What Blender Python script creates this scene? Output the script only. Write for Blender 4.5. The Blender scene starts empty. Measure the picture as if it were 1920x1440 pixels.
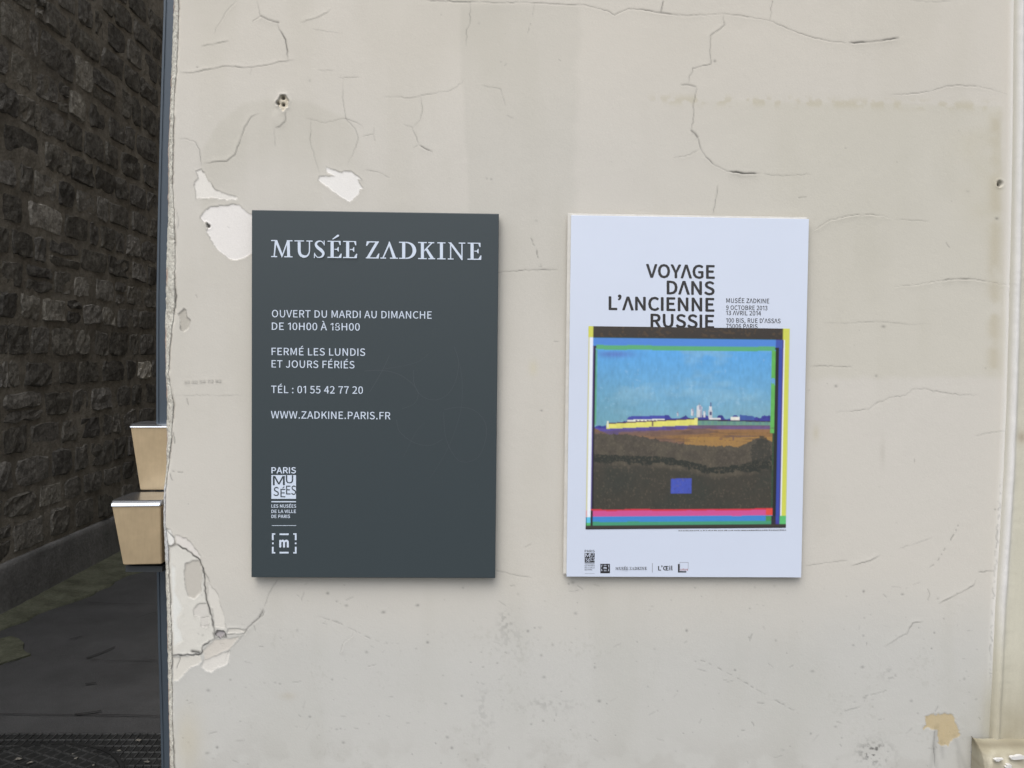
import bpy, bmesh, math, random
import json
import numpy as np
from mathutils import Matrix, Vector

rng = random.Random(7)
RNG = np.random.RandomState(11)
C = bpy.context.scene.collection
scene = bpy.context.scene

# ------------------------------------------------------------------ camera
F = 1600.0
YAW, PIT, ROL, D, EYE = -0.0284, -0.0315, -0.0108, 1.4373, 1.5
cy, sy = math.cos(YAW), math.sin(YAW); cp, sp = math.cos(PIT), math.sin(PIT); cr, sr = math.cos(ROL), math.sin(ROL)
RM = np.array([[cy,-sy,0],[sy,cy,0],[0,0,1]]) @ np.array([[1,0,0],[0,cp,-sp],[0,sp,cp]]) @ np.array([[cr,0,sr],[0,1,0],[-sr,0,cr]])
CAM = np.array([0, -D, EYE])
cam = bpy.data.objects.new('camera', bpy.data.cameras.new('camera')); C.objects.link(cam)
cam.data.sensor_width = 36; cam.data.lens = F/1920*36; cam.data.clip_start = 0.05; cam.data.clip_end = 500
r_, f_, u_ = RM[:,0], RM[:,1], RM[:,2]
cam.matrix_world = Matrix(((r_[0],u_[0],-f_[0],CAM[0]),(r_[1],u_[1],-f_[1],CAM[1]),(r_[2],u_[2],-f_[2],CAM[2]),(0,0,0,1)))
scene.camera = cam

# ------------------------------------------------------------------ light
SUN_EL, SUN_AZ = math.radians(58), math.radians(-22)     # azimuth measured from -Y (in front of the wall) towards +X
w = bpy.data.worlds.new('World'); scene.world = w; w.use_nodes = True
nt = w.node_tree; bg = nt.nodes['Background']
sky = nt.nodes.new('ShaderNodeTexSky'); sky.sky_type = 'NISHITA'; sky.sun_disc = False
sky.sun_elevation = SUN_EL
sd = Vector((math.sin(SUN_AZ)*math.cos(SUN_EL), -math.cos(SUN_AZ)*math.cos(SUN_EL), math.sin(SUN_EL)))
sky.sun_rotation = math.atan2(sd.x, sd.y)
sky.air_density = 1.0; sky.dust_density = 4.0; sky.ozone_density = 1.0
hs = nt.nodes.new('ShaderNodeHueSaturation'); hs.inputs['Saturation'].default_value = 0.45
nt.links.new(sky.outputs[0], hs.inputs['Color']); nt.links.new(hs.outputs[0], bg.inputs['Color'])
bg.inputs['Strength'].default_value = 0.14
sun = bpy.data.objects.new('sun', bpy.data.lights.new('sun', 'SUN')); C.objects.link(sun)
sun.data.energy = 1.2; sun.data.angle = math.radians(60); sun.data.color = (1.0, 0.98, 0.95)
sun.rotation_euler = sd.to_track_quat('Z', 'Y').to_euler()
vs = scene.view_settings; vs.view_transform = 'Standard'; vs.look = 'None'; vs.exposure = 0.41; vs.gamma = 1.0; vs.use_curve_mapping = False

# ------------------------------------------------------------------ helpers
def lin(c):
    c = np.asarray(c, float)/255.0
    return np.where(c <= 0.04045, c/12.92, ((c+0.055)/1.055)**2.4)
def ray(px, py):
    px = np.asarray(px, float); py = np.asarray(py, float)
    a = (px-960)/F; b = (720-py)/F
    return f_ + a[..., None]*r_ + b[..., None]*u_
def onY(px, py, Y=0.0):
    d = ray(px, py); t = (np.asarray(Y)-CAM[1])/d[..., 1]
    return CAM + d*t[..., None]
def onX(px, py, X):
    d = ray(px, py); t = (X-CAM[0])/d[..., 0]; return CAM + d*t[..., None]
def onZ(px, py, Z=0.0):
    d = ray(px, py); t = (Z-CAM[2])/d[..., 2]; return CAM + d*t[..., None]

def link(name, me, mat, parent=None, **kw):
    o = bpy.data.objects.new(name, me); C.objects.link(o)
    if mat is not None and not me.materials: me.materials.append(mat)
    if parent is not None: o.parent = parent
    for k, v in kw.items(): o[k] = v
    return o
def empty(name, loc, label, cat, group=None):
    o = bpy.data.objects.new(name, None); C.objects.link(o); o.location = loc; o.empty_display_size = 0.1
    o['label'] = label; o['category'] = cat
    if group: o['group'] = group
    return o
def local(parent, P):
    return np.asarray(P) - np.array(parent.location) if parent is not None else np.asarray(P)
def mesh(name, V, Fc, mat, parent=None, smooth=False, **kw):
    me = bpy.data.meshes.new(name); me.from_pydata([tuple(v) for v in local(parent, V)], [], [tuple(f) for f in Fc]); me.update()
    if smooth: me.polygons.foreach_set('use_smooth', [True]*len(me.polygons))
    return link(name, me, mat, parent, **kw)
def grid(name, P, mat, parent=None, col=None, smooth=True, flip=False, **kw):
    n, m = P.shape[:2]
    V = local(parent, P.reshape(-1, 3)).astype(np.float32)
    idx = np.arange(n*m).reshape(n, m)
    q = np.stack([idx[:-1,:-1], idx[1:,:-1], idx[1:,1:], idx[:-1,1:]], -1).reshape(-1, 4)
    if flip: q = q[:, ::-1]
    me = bpy.data.meshes.new(name)
    me.vertices.add(n*m); me.vertices.foreach_set('co', V.ravel())
    me.loops.add(q.size); me.loops.foreach_set('vertex_index', q.ravel().astype(np.int32))
    me.polygons.add(len(q)); me.polygons.foreach_set('loop_start', np.arange(0, q.size, 4, dtype=np.int32))
    me.polygons.foreach_set('loop_total', np.full(len(q), 4, np.int32))
    me.update(calc_edges=True)
    me.polygons.foreach_set('use_smooth', np.full(len(q), smooth))
    if col is not None:
        a = me.color_attributes.new('Col', 'FLOAT_COLOR', 'POINT')
        cc = np.ones((n*m, 4), np.float32); cc[:, :3] = col.reshape(-1, 3)
        a.data.foreach_set('color', cc.ravel())
    return link(name, me, mat, parent, **kw)
def boxmesh(name, lo, hi, mat, parent=None, bevel=0.0, **kw):
    bm = bmesh.new(); bmesh.ops.create_cube(bm, size=1)
    lo = np.array(lo, float); hi = np.array(hi, float)
    for v in bm.verts: v.co = Vector(lo + (np.array(v.co)+.5)*(hi-lo))
    if bevel: bmesh.ops.bevel(bm, geom=bm.edges[:], offset=bevel, segments=2, affect='EDGES', profile=.6)
    me = bpy.data.meshes.new(name)
    off = Vector(parent.location) if parent is not None else Vector()
    for v in bm.verts: v.co -= off
    bm.to_mesh(me); bm.free()
    return link(name, me, mat, parent, **kw)

def vnoise(x, y, seed=0):
    xi = np.floor(x).astype(np.int64); yi = np.floor(y).astype(np.int64)
    fx = x-xi; fy = y-yi; fx = fx*fx*(3-2*fx); fy = fy*fy*(3-2*fy)
    T = np.random.RandomState(seed).rand(512*512)
    def h(a, b): return T[((a*73856093) ^ (b*19349663)) & 262143]
    a = h(xi, yi); b = h(xi+1, yi); c = h(xi, yi+1); d = h(xi+1, yi+1)
    return (a*(1-fx)+b*fx)*(1-fy)+(c*(1-fx)+d*fx)*fy
def fbm(x, y, s, oct=4, seed=0, g=.5):
    o = 0; A = 1; t = 0
    for k in range(oct):
        o = o + A*vnoise(x/s*2**k+17.3*k, y/s*2**k+9.1*k, seed+k); t += A; A *= g
    return o/t
def sstep(a, b, x):
    t = np.clip((x-a)/(b-a), 0, 1); return t*t*(3-2*t)

# ------------------------------------------------------------------ materials
def mat(name, col=(.5,.5,.5), rough=.6, metal=0, noise=None, bump=None, attr=False, spec=.5, coat=0, objcol=False, trans=0, alpha=1):
    m = bpy.data.materials.new(name); m.use_nodes = True; t = m.node_tree; b = t.nodes['Principled BSDF']
    b.inputs['Roughness'].default_value = rough; b.inputs['Metallic'].default_value = metal
    b.inputs['Specular IOR Level'].default_value = spec
    if coat: b.inputs['Coat Weight'].default_value = coat; b.inputs['Coat Roughness'].default_value = .04
    if trans: b.inputs['Transmission Weight'].default_value = trans
    col = tuple(col)
    tc = t.nodes.new('ShaderNodeTexCoord')
    if attr:
        a = t.nodes.new('ShaderNodeAttribute'); a.attribute_name = 'Col'; src = a.outputs['Color']
    elif objcol:
        oi = t.nodes.new('ShaderNodeObjectInfo'); src = oi.outputs['Color']
    else:
        rgb = t.nodes.new('ShaderNodeRGB'); rgb.outputs[0].default_value = (*col, 1); src = rgb.outputs[0]
    if noise:      # list of (scale, lo, hi, (stretch))
        for nz in noise:
            sc, lo, hi = nz[:3]
            n = t.nodes.new('ShaderNodeTexNoise'); n.inputs['Scale'].default_value = sc; n.inputs['Detail'].default_value = 5
            n.inputs['Roughness'].default_value = .65
            if len(nz) > 3:
                mp = t.nodes.new('ShaderNodeMapping'); mp.inputs['Scale'].default_value = nz[3]
                t.links.new(tc.outputs['Object'], mp.inputs[0]); t.links.new(mp.outputs[0], n.inputs['Vector'])
            else: t.links.new(tc.outputs['Object'], n.inputs['Vector'])
            mr = t.nodes.new('ShaderNodeMapRange'); mr.inputs['From Min'].default_value = .3; mr.inputs['From Max'].default_value = .7
            mr.inputs['To Min'].default_value = lo; mr.inputs['To Max'].default_value = hi; mr.clamp = True
            t.links.new(n.outputs['Fac'], mr.inputs['Value'])
            mx = t.nodes.new('ShaderNodeVectorMath'); mx.operation = 'SCALE'
            t.links.new(src, mx.inputs[0]); t.links.new(mr.outputs[0], mx.inputs['Scale']); src = mx.outputs[0]
    t.links.new(src, b.inputs['Base Color'])
    if bump:
        prev = None
        for sc, st, dist in bump:
            n = t.nodes.new('ShaderNodeTexNoise'); n.inputs['Scale'].default_value = sc; n.inputs['Detail'].default_value = 4
            t.links.new(tc.outputs['Object'], n.inputs['Vector'])
            bp = t.nodes.new('ShaderNodeBump'); bp.inputs['Strength'].default_value = st; bp.inputs['Distance'].default_value = dist
            t.links.new(n.outputs['Fac'], bp.inputs['Height'])
            if prev: t.links.new(prev, bp.inputs['Normal'])
            prev = bp.outputs[0]
        t.links.new(prev, b.inputs['Normal'])
    return m
KA = 1.0
def A(r, g, b, k=1.0): return tuple(lin((r, g, b))*KA*k)
M_plaster = mat('painted_plaster', rough=.75, attr=True, noise=[(700, .95, 1.05)], bump=[(260, .14, .0012), (900, .2, .0006)], spec=.3)
M_plain = mat('painted_plaster_plain', A(201,195,186), rough=.8, noise=[(3, .95, 1.04), (30, .97, 1.03)], bump=[(260, .25, .0012)], spec=.3)
M_plain2 = mat('greyed_plaster_plain', A(189,188,183), rough=.8, noise=[(3, .95, 1.04), (30, .97, 1.03)], bump=[(260, .25, .0012)], spec=.3)
M_mortar = mat('crumbled_mortar', rough=.95, attr=True, noise=[(420, .8, 1.12)], bump=[(350, .7, .002), (900, .8, .0012)], spec=.1)
M_pil = mat('pilaster_paint', rough=.8, attr=True, noise=[(60, .96, 1.04, (1,1,.12)), (500, .96, 1.04)], bump=[(200, .2, .0012)], spec=.4)
M_board = mat('dark_enamel_board', (.038,.052,.059), rough=.34, noise=[(1500, .92, 1.08)], spec=.5)
M_boardedge = mat('board_edge', (.03,.035,.038), rough=.5)
M_letter = mat('pale_lettering', (.60,.68,.80), rough=.5)
M_ink = mat('black_ink', (.016,.015,.017), rough=.3, coat=.6)
M_grey = mat('grey_ink', (.15,.15,.16), rough=.4)
M_red = mat('red_ink', (.35,.06,.05), rough=.4)
M_paper = mat('poster_paper', A(206,215,232,1.0), rough=.5, noise=[(6, .985, 1.015)], coat=1.0)
M_print = mat('printed_colours', rough=.45, attr=True, coat=1.0)
M_plexi = mat('clear_plastic_sheet', (.62,.60,.55), rough=.12, coat=.5, noise=[(60,.9,1.06)])
M_back = mat('poster_backing', (.10,.07,.08), rough=.6)
M_scr = mat('scratch_line', (.066,.080,.090), rough=.5)
M_tan = mat('brushed_bronze_panel', (.50,.39,.245), rough=.42, metal=.35, noise=[(9,.86,1.06,(1,1,1)), (45,.94,1.04), (300,.96,1.04,(1,1,.1))], bump=[(40,.05,.002)])
M_steel = mat('polished_steel_lid', (.74,.78,.84), rough=.26, metal=1.0, noise=[(14,.8,1.08)])
M_post = mat('blue_grey_steel', (.062,.082,.105), rough=.38, metal=.2, noise=[(5,.85,1.1,(1,1,.3))])
M_stone = mat('rubble_stone', rough=.95, objcol=True, noise=[(11,.6,1.45), (50,.7,1.3)], bump=[(28,.9,.02), (110,.8,.008)], spec=.1)
M_joint = mat('lime_mortar_joint', (.235,.218,.185), rough=.95, noise=[(1.6,.65,1.35), (12,.8,1.2), (60,.85,1.15)], bump=[(18,.8,.02), (110,.8,.008)], spec=.1)
M_plinth = mat('cement_plinth', (.175,.175,.172), rough=.9, noise=[(3,.7,1.25), (30,.85,1.15)], bump=[(40,.6,.008)], spec=.2)
M_asph = mat('worn_asphalt', (.072,.073,.075), rough=.9, noise=[(2.2,.75,1.2), (240,.75,1.25)], bump=[(250,.7,.004)], spec=.25)
M_gut = mat('mossy_cement', (.105,.110,.080), rough=.95, noise=[(8,.6,1.35), (80,.8,1.2)], bump=[(40,.8,.01)], spec=.15)
M_iron = mat('cast_iron', (.030,.031,.031), rough=.6, metal=.5, noise=[(12,.7,1.3)], bump=[(200,.4,.002)])
M_iron2 = mat('worn_iron_ribs', (.075,.077,.077), rough=.5, metal=.5, noise=[(12,.6,1.4)])
M_pave = mat('street_pavement', (.10,.10,.098), rough=.9, noise=[(1.5,.8,1.2), (90,.85,1.15)], bump=[(120,.5,.004)])
M_leaf = mat('dry_litter', (.17,.16,.14), rough=.8)
M_flake = mat('white_paint_flake', A(206,205,202), rough=.75)

# ================================================================== SETTING
# ground: street pavement in front, passage behind
mesh('street_pavement', [(-60,-60,-.008),(60,-60,-.008),(60,60,-.008),(-60,60,-.008)], [(0,1,2,3)], M_pave, kind='structure')
WX = -1.5*((960-915)/F + 0)    # placeholder, replaced below
pj = onZ(0, 1162, 0.0); WX = float(pj[0])             # plane of the stone wall
EDGE = float(onY(305, 720)[0])                       # corner of the facade
PXR = EDGE + .02

# ================================================================== FACADE
SC5 = lambda L, s=3.2, ox=300, oy=0: [(ox+x/s, oy+y/s) for x, y in L]
outer = np.array([(319,-260),(319,0),(316,94),(314,156),(309,281),(308.5,400),(305,499),(303,610),(305,707),(306,760),(306,880),(302.5,912),(301.5,935),(301.5,995),(304,1067),(304.5,1087),(307,1162),(309,1275),(312,1440),(315,1700)], float)
crackL = np.array([(334,-260),(334,0),(335,19),(333,78),(331,134),(327,166),(326,203),(324,281),(323,344),(326,390),(326,429),(329,471),(327,527),(328,577),(323,610),(318,650),(315,702),(322,738),(325,760),(321,820),(317,865),(313,893),(311,915),(310,935),(309.5,985),(315,1030),(316,1080),(320,1147),(322,1230),(322,1275),(323,1350),(326,1440),(330,1700)], float)
pilL = np.array([(1902,-260),(1899,0),(1897,240),(1893,480),(1889,620),(1885,760),(1880,880),(1873,1000),(1864,1140),(1857,1290),(1852,1395),(1849,1700)], float)

Y0, Y1 = -110, 1550
NR, NC, NM = 950, 900, 18
ys = np.linspace(Y0, Y1, NR)
jit = (fbm(ys*0+3, ys, 9, 3, 5)-.5)*5
oL = np.interp(ys, outer[:,1], outer[:,0]) + (fbm(ys*0+8, ys, 7, 3, 9)-.5)*2.0
cL = np.interp(ys, crackL[:,1], crackL[:,0]) + jit*.5
cL = np.maximum(cL, oL+4)
rL = np.interp(ys, pilL[:,1], pilL[:,0]) + 3
u = np.linspace(0, 1, NC)
PX = cL[:,None] + (rL-cL)[:,None]*u[None,:]
PY = np.repeat(ys[:,None], NC, 1)

H = np.zeros_like(PX)                                  # relief towards the street, metres
H += (fbm(PX, PY, 260, 3, 21)-.5)*.0024
H += (fbm(PX, PY, 60, 3, 31)-.5)*.0004
H += (fbm(PX, PY, 9, 3, 41)-.5)*.00016
base = lin((200.5,197,189))
COL = np.ones(PX.shape+(3,))*base
def tint(mask, rgb, amt=1.0):
    global COL
    COL = COL*(1-(mask*amt)[...,None]) + lin(rgb)*(mask*amt)[...,None]
def mul(mask, f):
    global COL
    f = np.asarray(f, float)
    COL = COL*(1+(f-1)*mask[...,None])
# broad tone: warm middle, cooler and greyer towards the bottom
mul(sstep(1050, 1250, PY+80*(fbm(PX,PY,200,3,51)-.5)), (.905,.935,.972))
mul(fbm(PX, PY, 330, 4, 61), (.955,.955,.945))
mul(sstep(.5,.8,fbm(PX*1.6, PY*.4, 130, 4, 63)), (.965,.965,.955))
mul((1-sstep(60,330,PY)), (1.012,1.0,.982))
# overpainted vertical band between the signs
b1 = sstep(858, 868, PX+10*(fbm(PX,PY,50,3,71)-.5)-np.interp(PY,[0,400],[-2,16]))*(1-sstep(1076, 1098, PX+22*(fbm(PX,PY,40,3,72)-.5)+PY*.03))*sstep(5,18,PY)*(1-sstep(380,760,PY))
mul(b1, (.94,.945,.94))
# old panel outline: rectangle of yellower paint
nz = 26*(fbm(PX,PY,30,3,81)-.5)
r1 = sstep(1200,1560,PX+nz)*(1-sstep(1872,1880,PX+nz*.3-PY*.012))*sstep(182,190,PY+nz*.35-(PX-1250)*.02)*(1-sstep(700,716,PY+nz*.5))
mul(r1, (.958,.960,.930))
e1 = np.exp(-((PY-(187+(PX-1250)*.019))/9)**2)*sstep(1190,1260,PX)*(1-sstep(1868,1878,PX))*sstep(.45,.62,fbm(PX,PY,13,3,83))
tint(e1, (178,171,146), .45)
e2 = np.exp(-((PX-(1868-(PY-200)*.01))/12)**2)*sstep(195,215,PY)*(1-sstep(690,712,PY))
tint(e2*sstep(.3,.65,fbm(PX,PY,34,3,84)), (176,168,146), .55)
tint(sstep(1760,1850,PX)*(1-sstep(1874,1879,PX))*sstep(230,260,PY)*(1-sstep(300,560,PY))*fbm(PX,PY,40,3,85), (182,176,154), .5)
# arc shaped water mark above the dark sign
ax = np.array(SC5([(240,900),(350,720),(500,600),(660,570),(900,590),(1120,690),(1250,900)])); 
arcy = np.interp(PX, ax[:,0], ax[:,1], left=700, right=900)
mul(sstep(0,14,PY-arcy)*(1-sstep(60,170,PY-arcy))*sstep(372,385,PX)*(1-sstep(640,700,PX)), (.94,.94,.925))
# soft dirt at the bottom right and under the pilaster
mul(sstep(1180,1420,PY)*sstep(1740,1860,PX)*fbm(PX,PY,30,4,91), (.80,.79,.74))
mul(sstep(1350,1440,PY)*sstep(.45,.62,fbm(PX,PY,40,3,92)), (.94,.935,.93))

def seg_dist(x, y, P, closed=False):
    """distance, signed side and arc parameter to a polyline"""
    P = np.asarray(P, float)
    if closed: P = np.vstack([P, P[:1]])
    L = np.r_[0, np.cumsum(np.hypot(*np.diff(P, axis=0).T))]
    best = np.full(x.shape, 1e9); side = np.zeros(x.shape); tt = np.zeros(x.shape)
    for i in range(len(P)-1):
        a, b = P[i], P[i+1]; d = b-a; l2 = max((d**2).sum(), 1e-9)
        t = np.clip(((x-a[0])*d[0]+(y-a[1])*d[1])/l2, 0, 1)
        dx = x-a[0]-t*d[0]; dy = y-a[1]-t*d[1]; q = np.hypot(dx, dy)
        m = q < best
        best = np.where(m, q, best); side = np.where(m, np.sign(d[0]*dy-d[1]*dx), side)
        tt = np.where(m, (L[i]+t*math.sqrt(l2))/L[-1], tt)
    return best, side, tt
def win(pts, mg):
    P = np.asarray(pts); x0, y0 = P.min(0)-mg; x1, y1 = P.max(0)+mg
    r0 = int(np.clip((y0-Y0)/(Y1-Y0)*(NR-1), 0, NR-1)); r1_ = int(np.clip((y1-Y0)/(Y1-Y0)*(NR-1)+2, 0, NR))
    c0 = int(np.clip((x0-335)/(1905-300)*(NC-1)-8, 0, NC-1)); c1 = int(np.clip((x1-290)/(1855-300)*(NC-1)+8, 0, NC))
    return slice(r0, max(r1_, r0+1)), slice(c0, max(c1, c0+1))
def wiggle(P, amp, seed):
    P = np.asarray(P, float); out = [P[0]]
    rs = np.random.RandomState(seed)
    for a, b in zip(P[:-1], P[1:]):
        n = max(1, int(np.hypot(*(b-a))/5)); nrm = np.array([-(b-a)[1], (b-a)[0]]); nrm = nrm/max(np.hypot(*nrm), 1e-6)
        for k in range(1, n+1):
            p = a+(b-a)*k/n
            if k < n: p = p+nrm*rs.randn()*amp
            out.append(p)
    return np.array(out)
ncrack = [0]
def crack(P, s=.5, lip=0, wid=.92, taper=.18, wig=.55, gaps=False):
    """s: darkness/depth 0..1, lip: lifted paint edge in mm (positive: the side below/right of travel)"""
    ncrack[0] += 1
    P = wiggle(P, wig, 100+ncrack[0]); W = win(P, 22)
    x, y = PX[W], PY[W]
    d, sd_, t = seg_dist(x, y, P)
    tp = np.clip(np.minimum(t, 1-t)/taper, 0, 1)**.7 if taper else 1
    if gaps: tp = tp*sstep(.38, .62, vnoise(x/5+ncrack[0], y/5, 77))
    tp = tp*(.55+.45*sstep(.25,.6,vnoise(x/16, y/16, 78)))
    g = np.exp(-(d/wid)**2)*tp
    H[W] += -g*s*.0010
    f = 1-g*min(.95, .12+.72*s+.35*max(0, s-.6))
    COL[W] = COL[W]*f[...,None]
    if lip:
        l = np.exp(-np.maximum(d-.8,0)/5.0)*tp*(np.sign(lip)*sd_ > 0)*(1-g)
        H[W] += l*abs(lip)*.0007
def inside(x, y, P):
    P = np.asarray(P); r = np.zeros(x.shape, bool); n = len(P)
    for i in range(n):
        x0, y0 = P[i]; x1, y1 = P[(i+1) % n]
        c = ((y0 > y) != (y1 > y)) & (x < (x1-x0)*(y-y0)/((y1-y0) if y1 != y0 else 1e-9)+x0)
        r ^= c
    return r
def patch(P, rgb=None, depth=.0006, edge=.45, jt=2.2, amt=1.0, rim=.0003, soft=1.2):
    W = win(P, 14); x, y = PX[W], PY[W]
    jx = x+(fbm(x,y,7,3,111)-.5)*2*jt; jy = y+(fbm(x,y,7,3,112)-.5)*2*jt
    m = inside(jx, jy, P); d, _, t = seg_dist(jx, jy, P, True)
    ins = np.where(m, sstep(0, soft, d), 0)
    H[W] += -ins*depth + np.where(m, 0, np.exp(-d/3.5))*rim
    if rgb is not None:
        k = (ins*amt*(.93+.07*vnoise(x/3, y/3, 5)))[...,None]
        COL[W] = COL[W]*(1-k)+lin(rgb)*k
    e = np.exp(-(d/1.0)**2)*edge*sstep(.35,.6,vnoise(x/14,y/14,79))
    COL[W] = COL[W]*(1-e[...,None])

c5 = lambda L: SC5(L)
c9 = lambda L: [(900+x/3.6, y/3.6) for x, y in L]
c6 = lambda L: [(1200+x/2.667, y/2.667) for x, y in L]
cR = lambda L: [(1480+x/2.768, 380+y/2.768) for x, y in L]
c8 = lambda L: [(1500+x/2.667, 900+y/2.667) for x, y in L]
c7 = lambda L: [(300+x/2.667, 900+y/2.667) for x, y in L]
cM = lambda L: [(900+x/3.79, 380+y/3.79) for x, y in L]
cB = lambda L: [(900+x/2.909, 1060+y/2.909) for x, y in L]
cC = lambda L: [(560+x/3.79, 1060+y/3.79) for x, y in L]
c4 = lambda L: [(300+x/3.6, 360+y/3.6) for x, y in L]
cE = lambda L: [(180+x/4, 760+y/4) for x, y in L]

# paint loss patches
WHITE = (229,227,223)
patch(c5([(250,1010),(215,1025),(232,1070),(203,1095),(215,1190),(300,1190),(400,1200),(460,1200),(465,1180),(380,1155),(330,1140),(300,1090),(270,1050)]), (222,219,212), edge=.4)
patch(c5([(993,1002),(1035,1015),(1090,1035),(1105,1025),(1150,1030),(1215,1080),(1190,1080),(1220,1132),(1198,1135),(1195,1165),(1140,1215),(1080,1180),(1000,1120),(950,1085),(957,1055),(1050,1055),(1000,1035)]), WHITE, edge=.25, jt=1.4)
patch(c4([(272,170),(300,125),(345,98),(400,92),(450,88),(500,80),(540,92),(570,118),(610,150),(660,175),(660,395),(610,415),(570,440),(520,460),(470,452),(430,425),(385,390),(340,325),(318,270),(320,205),(290,200),(275,190)]), (226,223,219), edge=.3)
patch(c4([(125,820),(150,800),(160,785),(175,800),(185,840),(203,870),(200,910),(160,948),(140,930)]), (178,174,164), edge=.5, depth=.001)
tint(((PX-420)**2+(PY-110/3.2)**2 < 0).astype(float), WHITE)
# lower left broken area
patch(c7([(45,335),(90,320),(140,350),(200,395),(225,470),(232,600),(255,680),(268,745),(270,790),(215,825),(205,866),(60,876),(50,670),(45,500)]), (208,206,198), edge=.15, depth=.0007)
patch(c7([(50,420),(85,430),(80,560),(120,640),(90,700),(120,800),(60,850),(52,670)]), (216,217,212), edge=0, depth=.0001, soft=7)
patch(c7([(75,270),(130,290),(170,330),(205,385),(190,388),(130,345),(80,315)]), (213,209,203), edge=.2)
patch(c7([(240,510),(290,570),(325,700),(332,740),(275,742),(260,650),(238,590)]), (209,206,198), edge=.15, depth=.0004)
patch(c7([(215,905),(270,880),(350,850),(340,920),(300,935),(250,965),(205,940)]), (214,211,204), edge=.15)
patch(c7([(62,885),(200,875),(210,908),(150,940),(90,1003),(65,1012)]), (209,206,197), edge=.2)
patch(c7([(340,742),(435,748),(420,764),(335,770)]), (204,201,193), edge=.3, rim=.0008)
patch(c7([(215,850),(270,800),(400,782),(350,845),(220,905)]), (202,197,188), edge=.1, depth=.0003)
patch(c7([(125,420),(165,400),(195,402),(212,430),(205,560),(175,598),(140,590),(120,500)]), (187,183,174), edge=.35, depth=.0009)
patch(c7([(165,645),(200,615),(235,618),(250,690),(240,745),(205,735),(200,690),(170,680)]), (203,200,193), edge=.3, depth=.0005)
patch(cE([(520,920),(560,930),(590,990),(585,1030),(560,1058),(525,1045)]), (222,221,216), edge=.35)
# ochre plaster showing through at the bottom right
patch(c8([(620,1185),(650,1172),(700,1162),(750,1165),(775,1185),(782,1230),(808,1258),(792,1290),(762,1300),(745,1330),(715,1335),(690,1322),(688,1252),(640,1243),(612,1256),(604,1240),(632,1222)]), (186,170,136), edge=.08, jt=5.5, depth=.0004, soft=2.2)
patch(c8([(640,1190),(700,1175),(720,1230),(660,1240)]), (187,172,140), edge=0, depth=0, soft=9, rim=0)
# drilled hole with crumbled rim above the dark sign
patch(c5([(700,610),(722,572),(752,570),(770,600),(765,640),(735,668),(712,640)]), (196,188,170), edge=.4, depth=.002, rim=.0015)
for (hx, hy, hr, dk) in [(530.5,183,3.6,.75),(531,196,3.3,.85),(521,194,3.2,.5),(1875,344,5,.45),(1873,347,3,.5),(390.5,424,3.4,.8),(388,420,2,.5)]:
    W = win([(hx,hy)], 16); d = np.hypot(PX[W]-hx, PY[W]-hy); g = np.exp(-(d/hr)**4)
    H[W] += -g*.005 + np.exp(-((d-hr*1.6)/2)**2)*.0005
    COL[W] = COL[W]*(1-g*dk)[...,None]
d = np.hypot((PX-524)/13, (PY-222)/17); H += np.exp(-d**4)*.0008
# cracks -------------------------------------------------------------
K = crack
K(c5([(470,0),(400,65),(370,120),(335,170),(320,205)]), .30, -.6)
K(c5([(585,0),(600,95)]), .3); K(c5([(550,135),(605,95)]), .45, .5)
K(c5([(600,95),(650,120),(718,138)]), 1.0, 1.8, 1.7, taper=.06); K(c5([(702,138),(715,175),(755,240),(762,290),(766,360)]), .8, .9, 1.3, taper=.3)
K(c5([(840,135),(900,120),(960,100),(1005,75),(1025,50)]), .22, -.6)
K(c5([(245,278),(330,265),(415,245)]), .35, -.7)
K(c5([(110,436),(205,436),(300,415),(385,398),(520,405),(640,392),(720,370),(810,360)]), .42, -.9)
K(c5([(550,405),(540,450)]), .2); K(c5([(105,832),(165,835),(215,855),(240,900),(248,1000)]), .45, .7)
K(c5([(250,985),(320,972),(400,970),(450,930),(480,850),(510,760),(550,700),(600,680)]), .45, -1.0)
K(c5([(755,670),(752,730),(720,760),(690,768)]), .5, .6); K(c5([(685,770),(692,885)]), .2)
K(c5([(870,712),(905,715),(990,738),(1060,720),(1115,712),(1180,735),(1225,768)]), .3)
K(c5([(905,715),(902,850),(935,970),(960,1050)]), .3)
K(c5([(1095,470),(1098,600),(1115,712),(1170,770),(1190,830),(1160,920),(1115,1000)]), .28)
K(c5([(1070,462),(1095,470),(1200,462)]), .25)
K(c5([(1330,580),(1430,580),(1500,590),(1570,572),(1740,545),(1810,500),(1830,470)]), .3)
K(c5([(1565,572),(1575,660),(1560,720),(1515,765)]), .3); K(c5([(1450,740),(1515,765),(1555,870)]), .32)
K(c5([(1555,870),(1595,895),(1640,915)]), .75, .8, 1.2); K(c5([(1515,890),(1550,870)]), .2)
K([(797,1),(831,2),(862,4),(900,3)], .7); K(c5([(1862,14),(1860,140),(1838,180),(1842,220),(1835,280)]), .35)
K(c5([(1210,820),(1280,805),(1285,760)]), .25); K(c5([(1280,805),(1290,850)]), .2)
K(c5([(1230,1020),(1300,1030),(1380,1065)]), .3); K(c5([(935,422),(1045,424)]), .2); K(c5([(910,175),(1100,205)]), .15)
K(c9([(0,15),(150,20),(300,14),(450,22),(600,32),(700,30),(780,52),(860,72),(908,102),(950,80),(1000,58),(1100,66),(1220,84),(1300,98),(1440,106)]), .55, .4, taper=.02)
K(c9([(1240,0),(1222,84)]), .4); K(c9([(368,20),(355,110),(310,260)]), .2, gaps=True); K(c9([(0,575),(140,602),(175,720)]), .22)
K(c6([(0,45),(110,65),(230,78),(410,68),(520,80),(650,105),(740,145),(850,183),(940,205),(1040,216)]), .6, .5, taper=.02)
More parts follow.
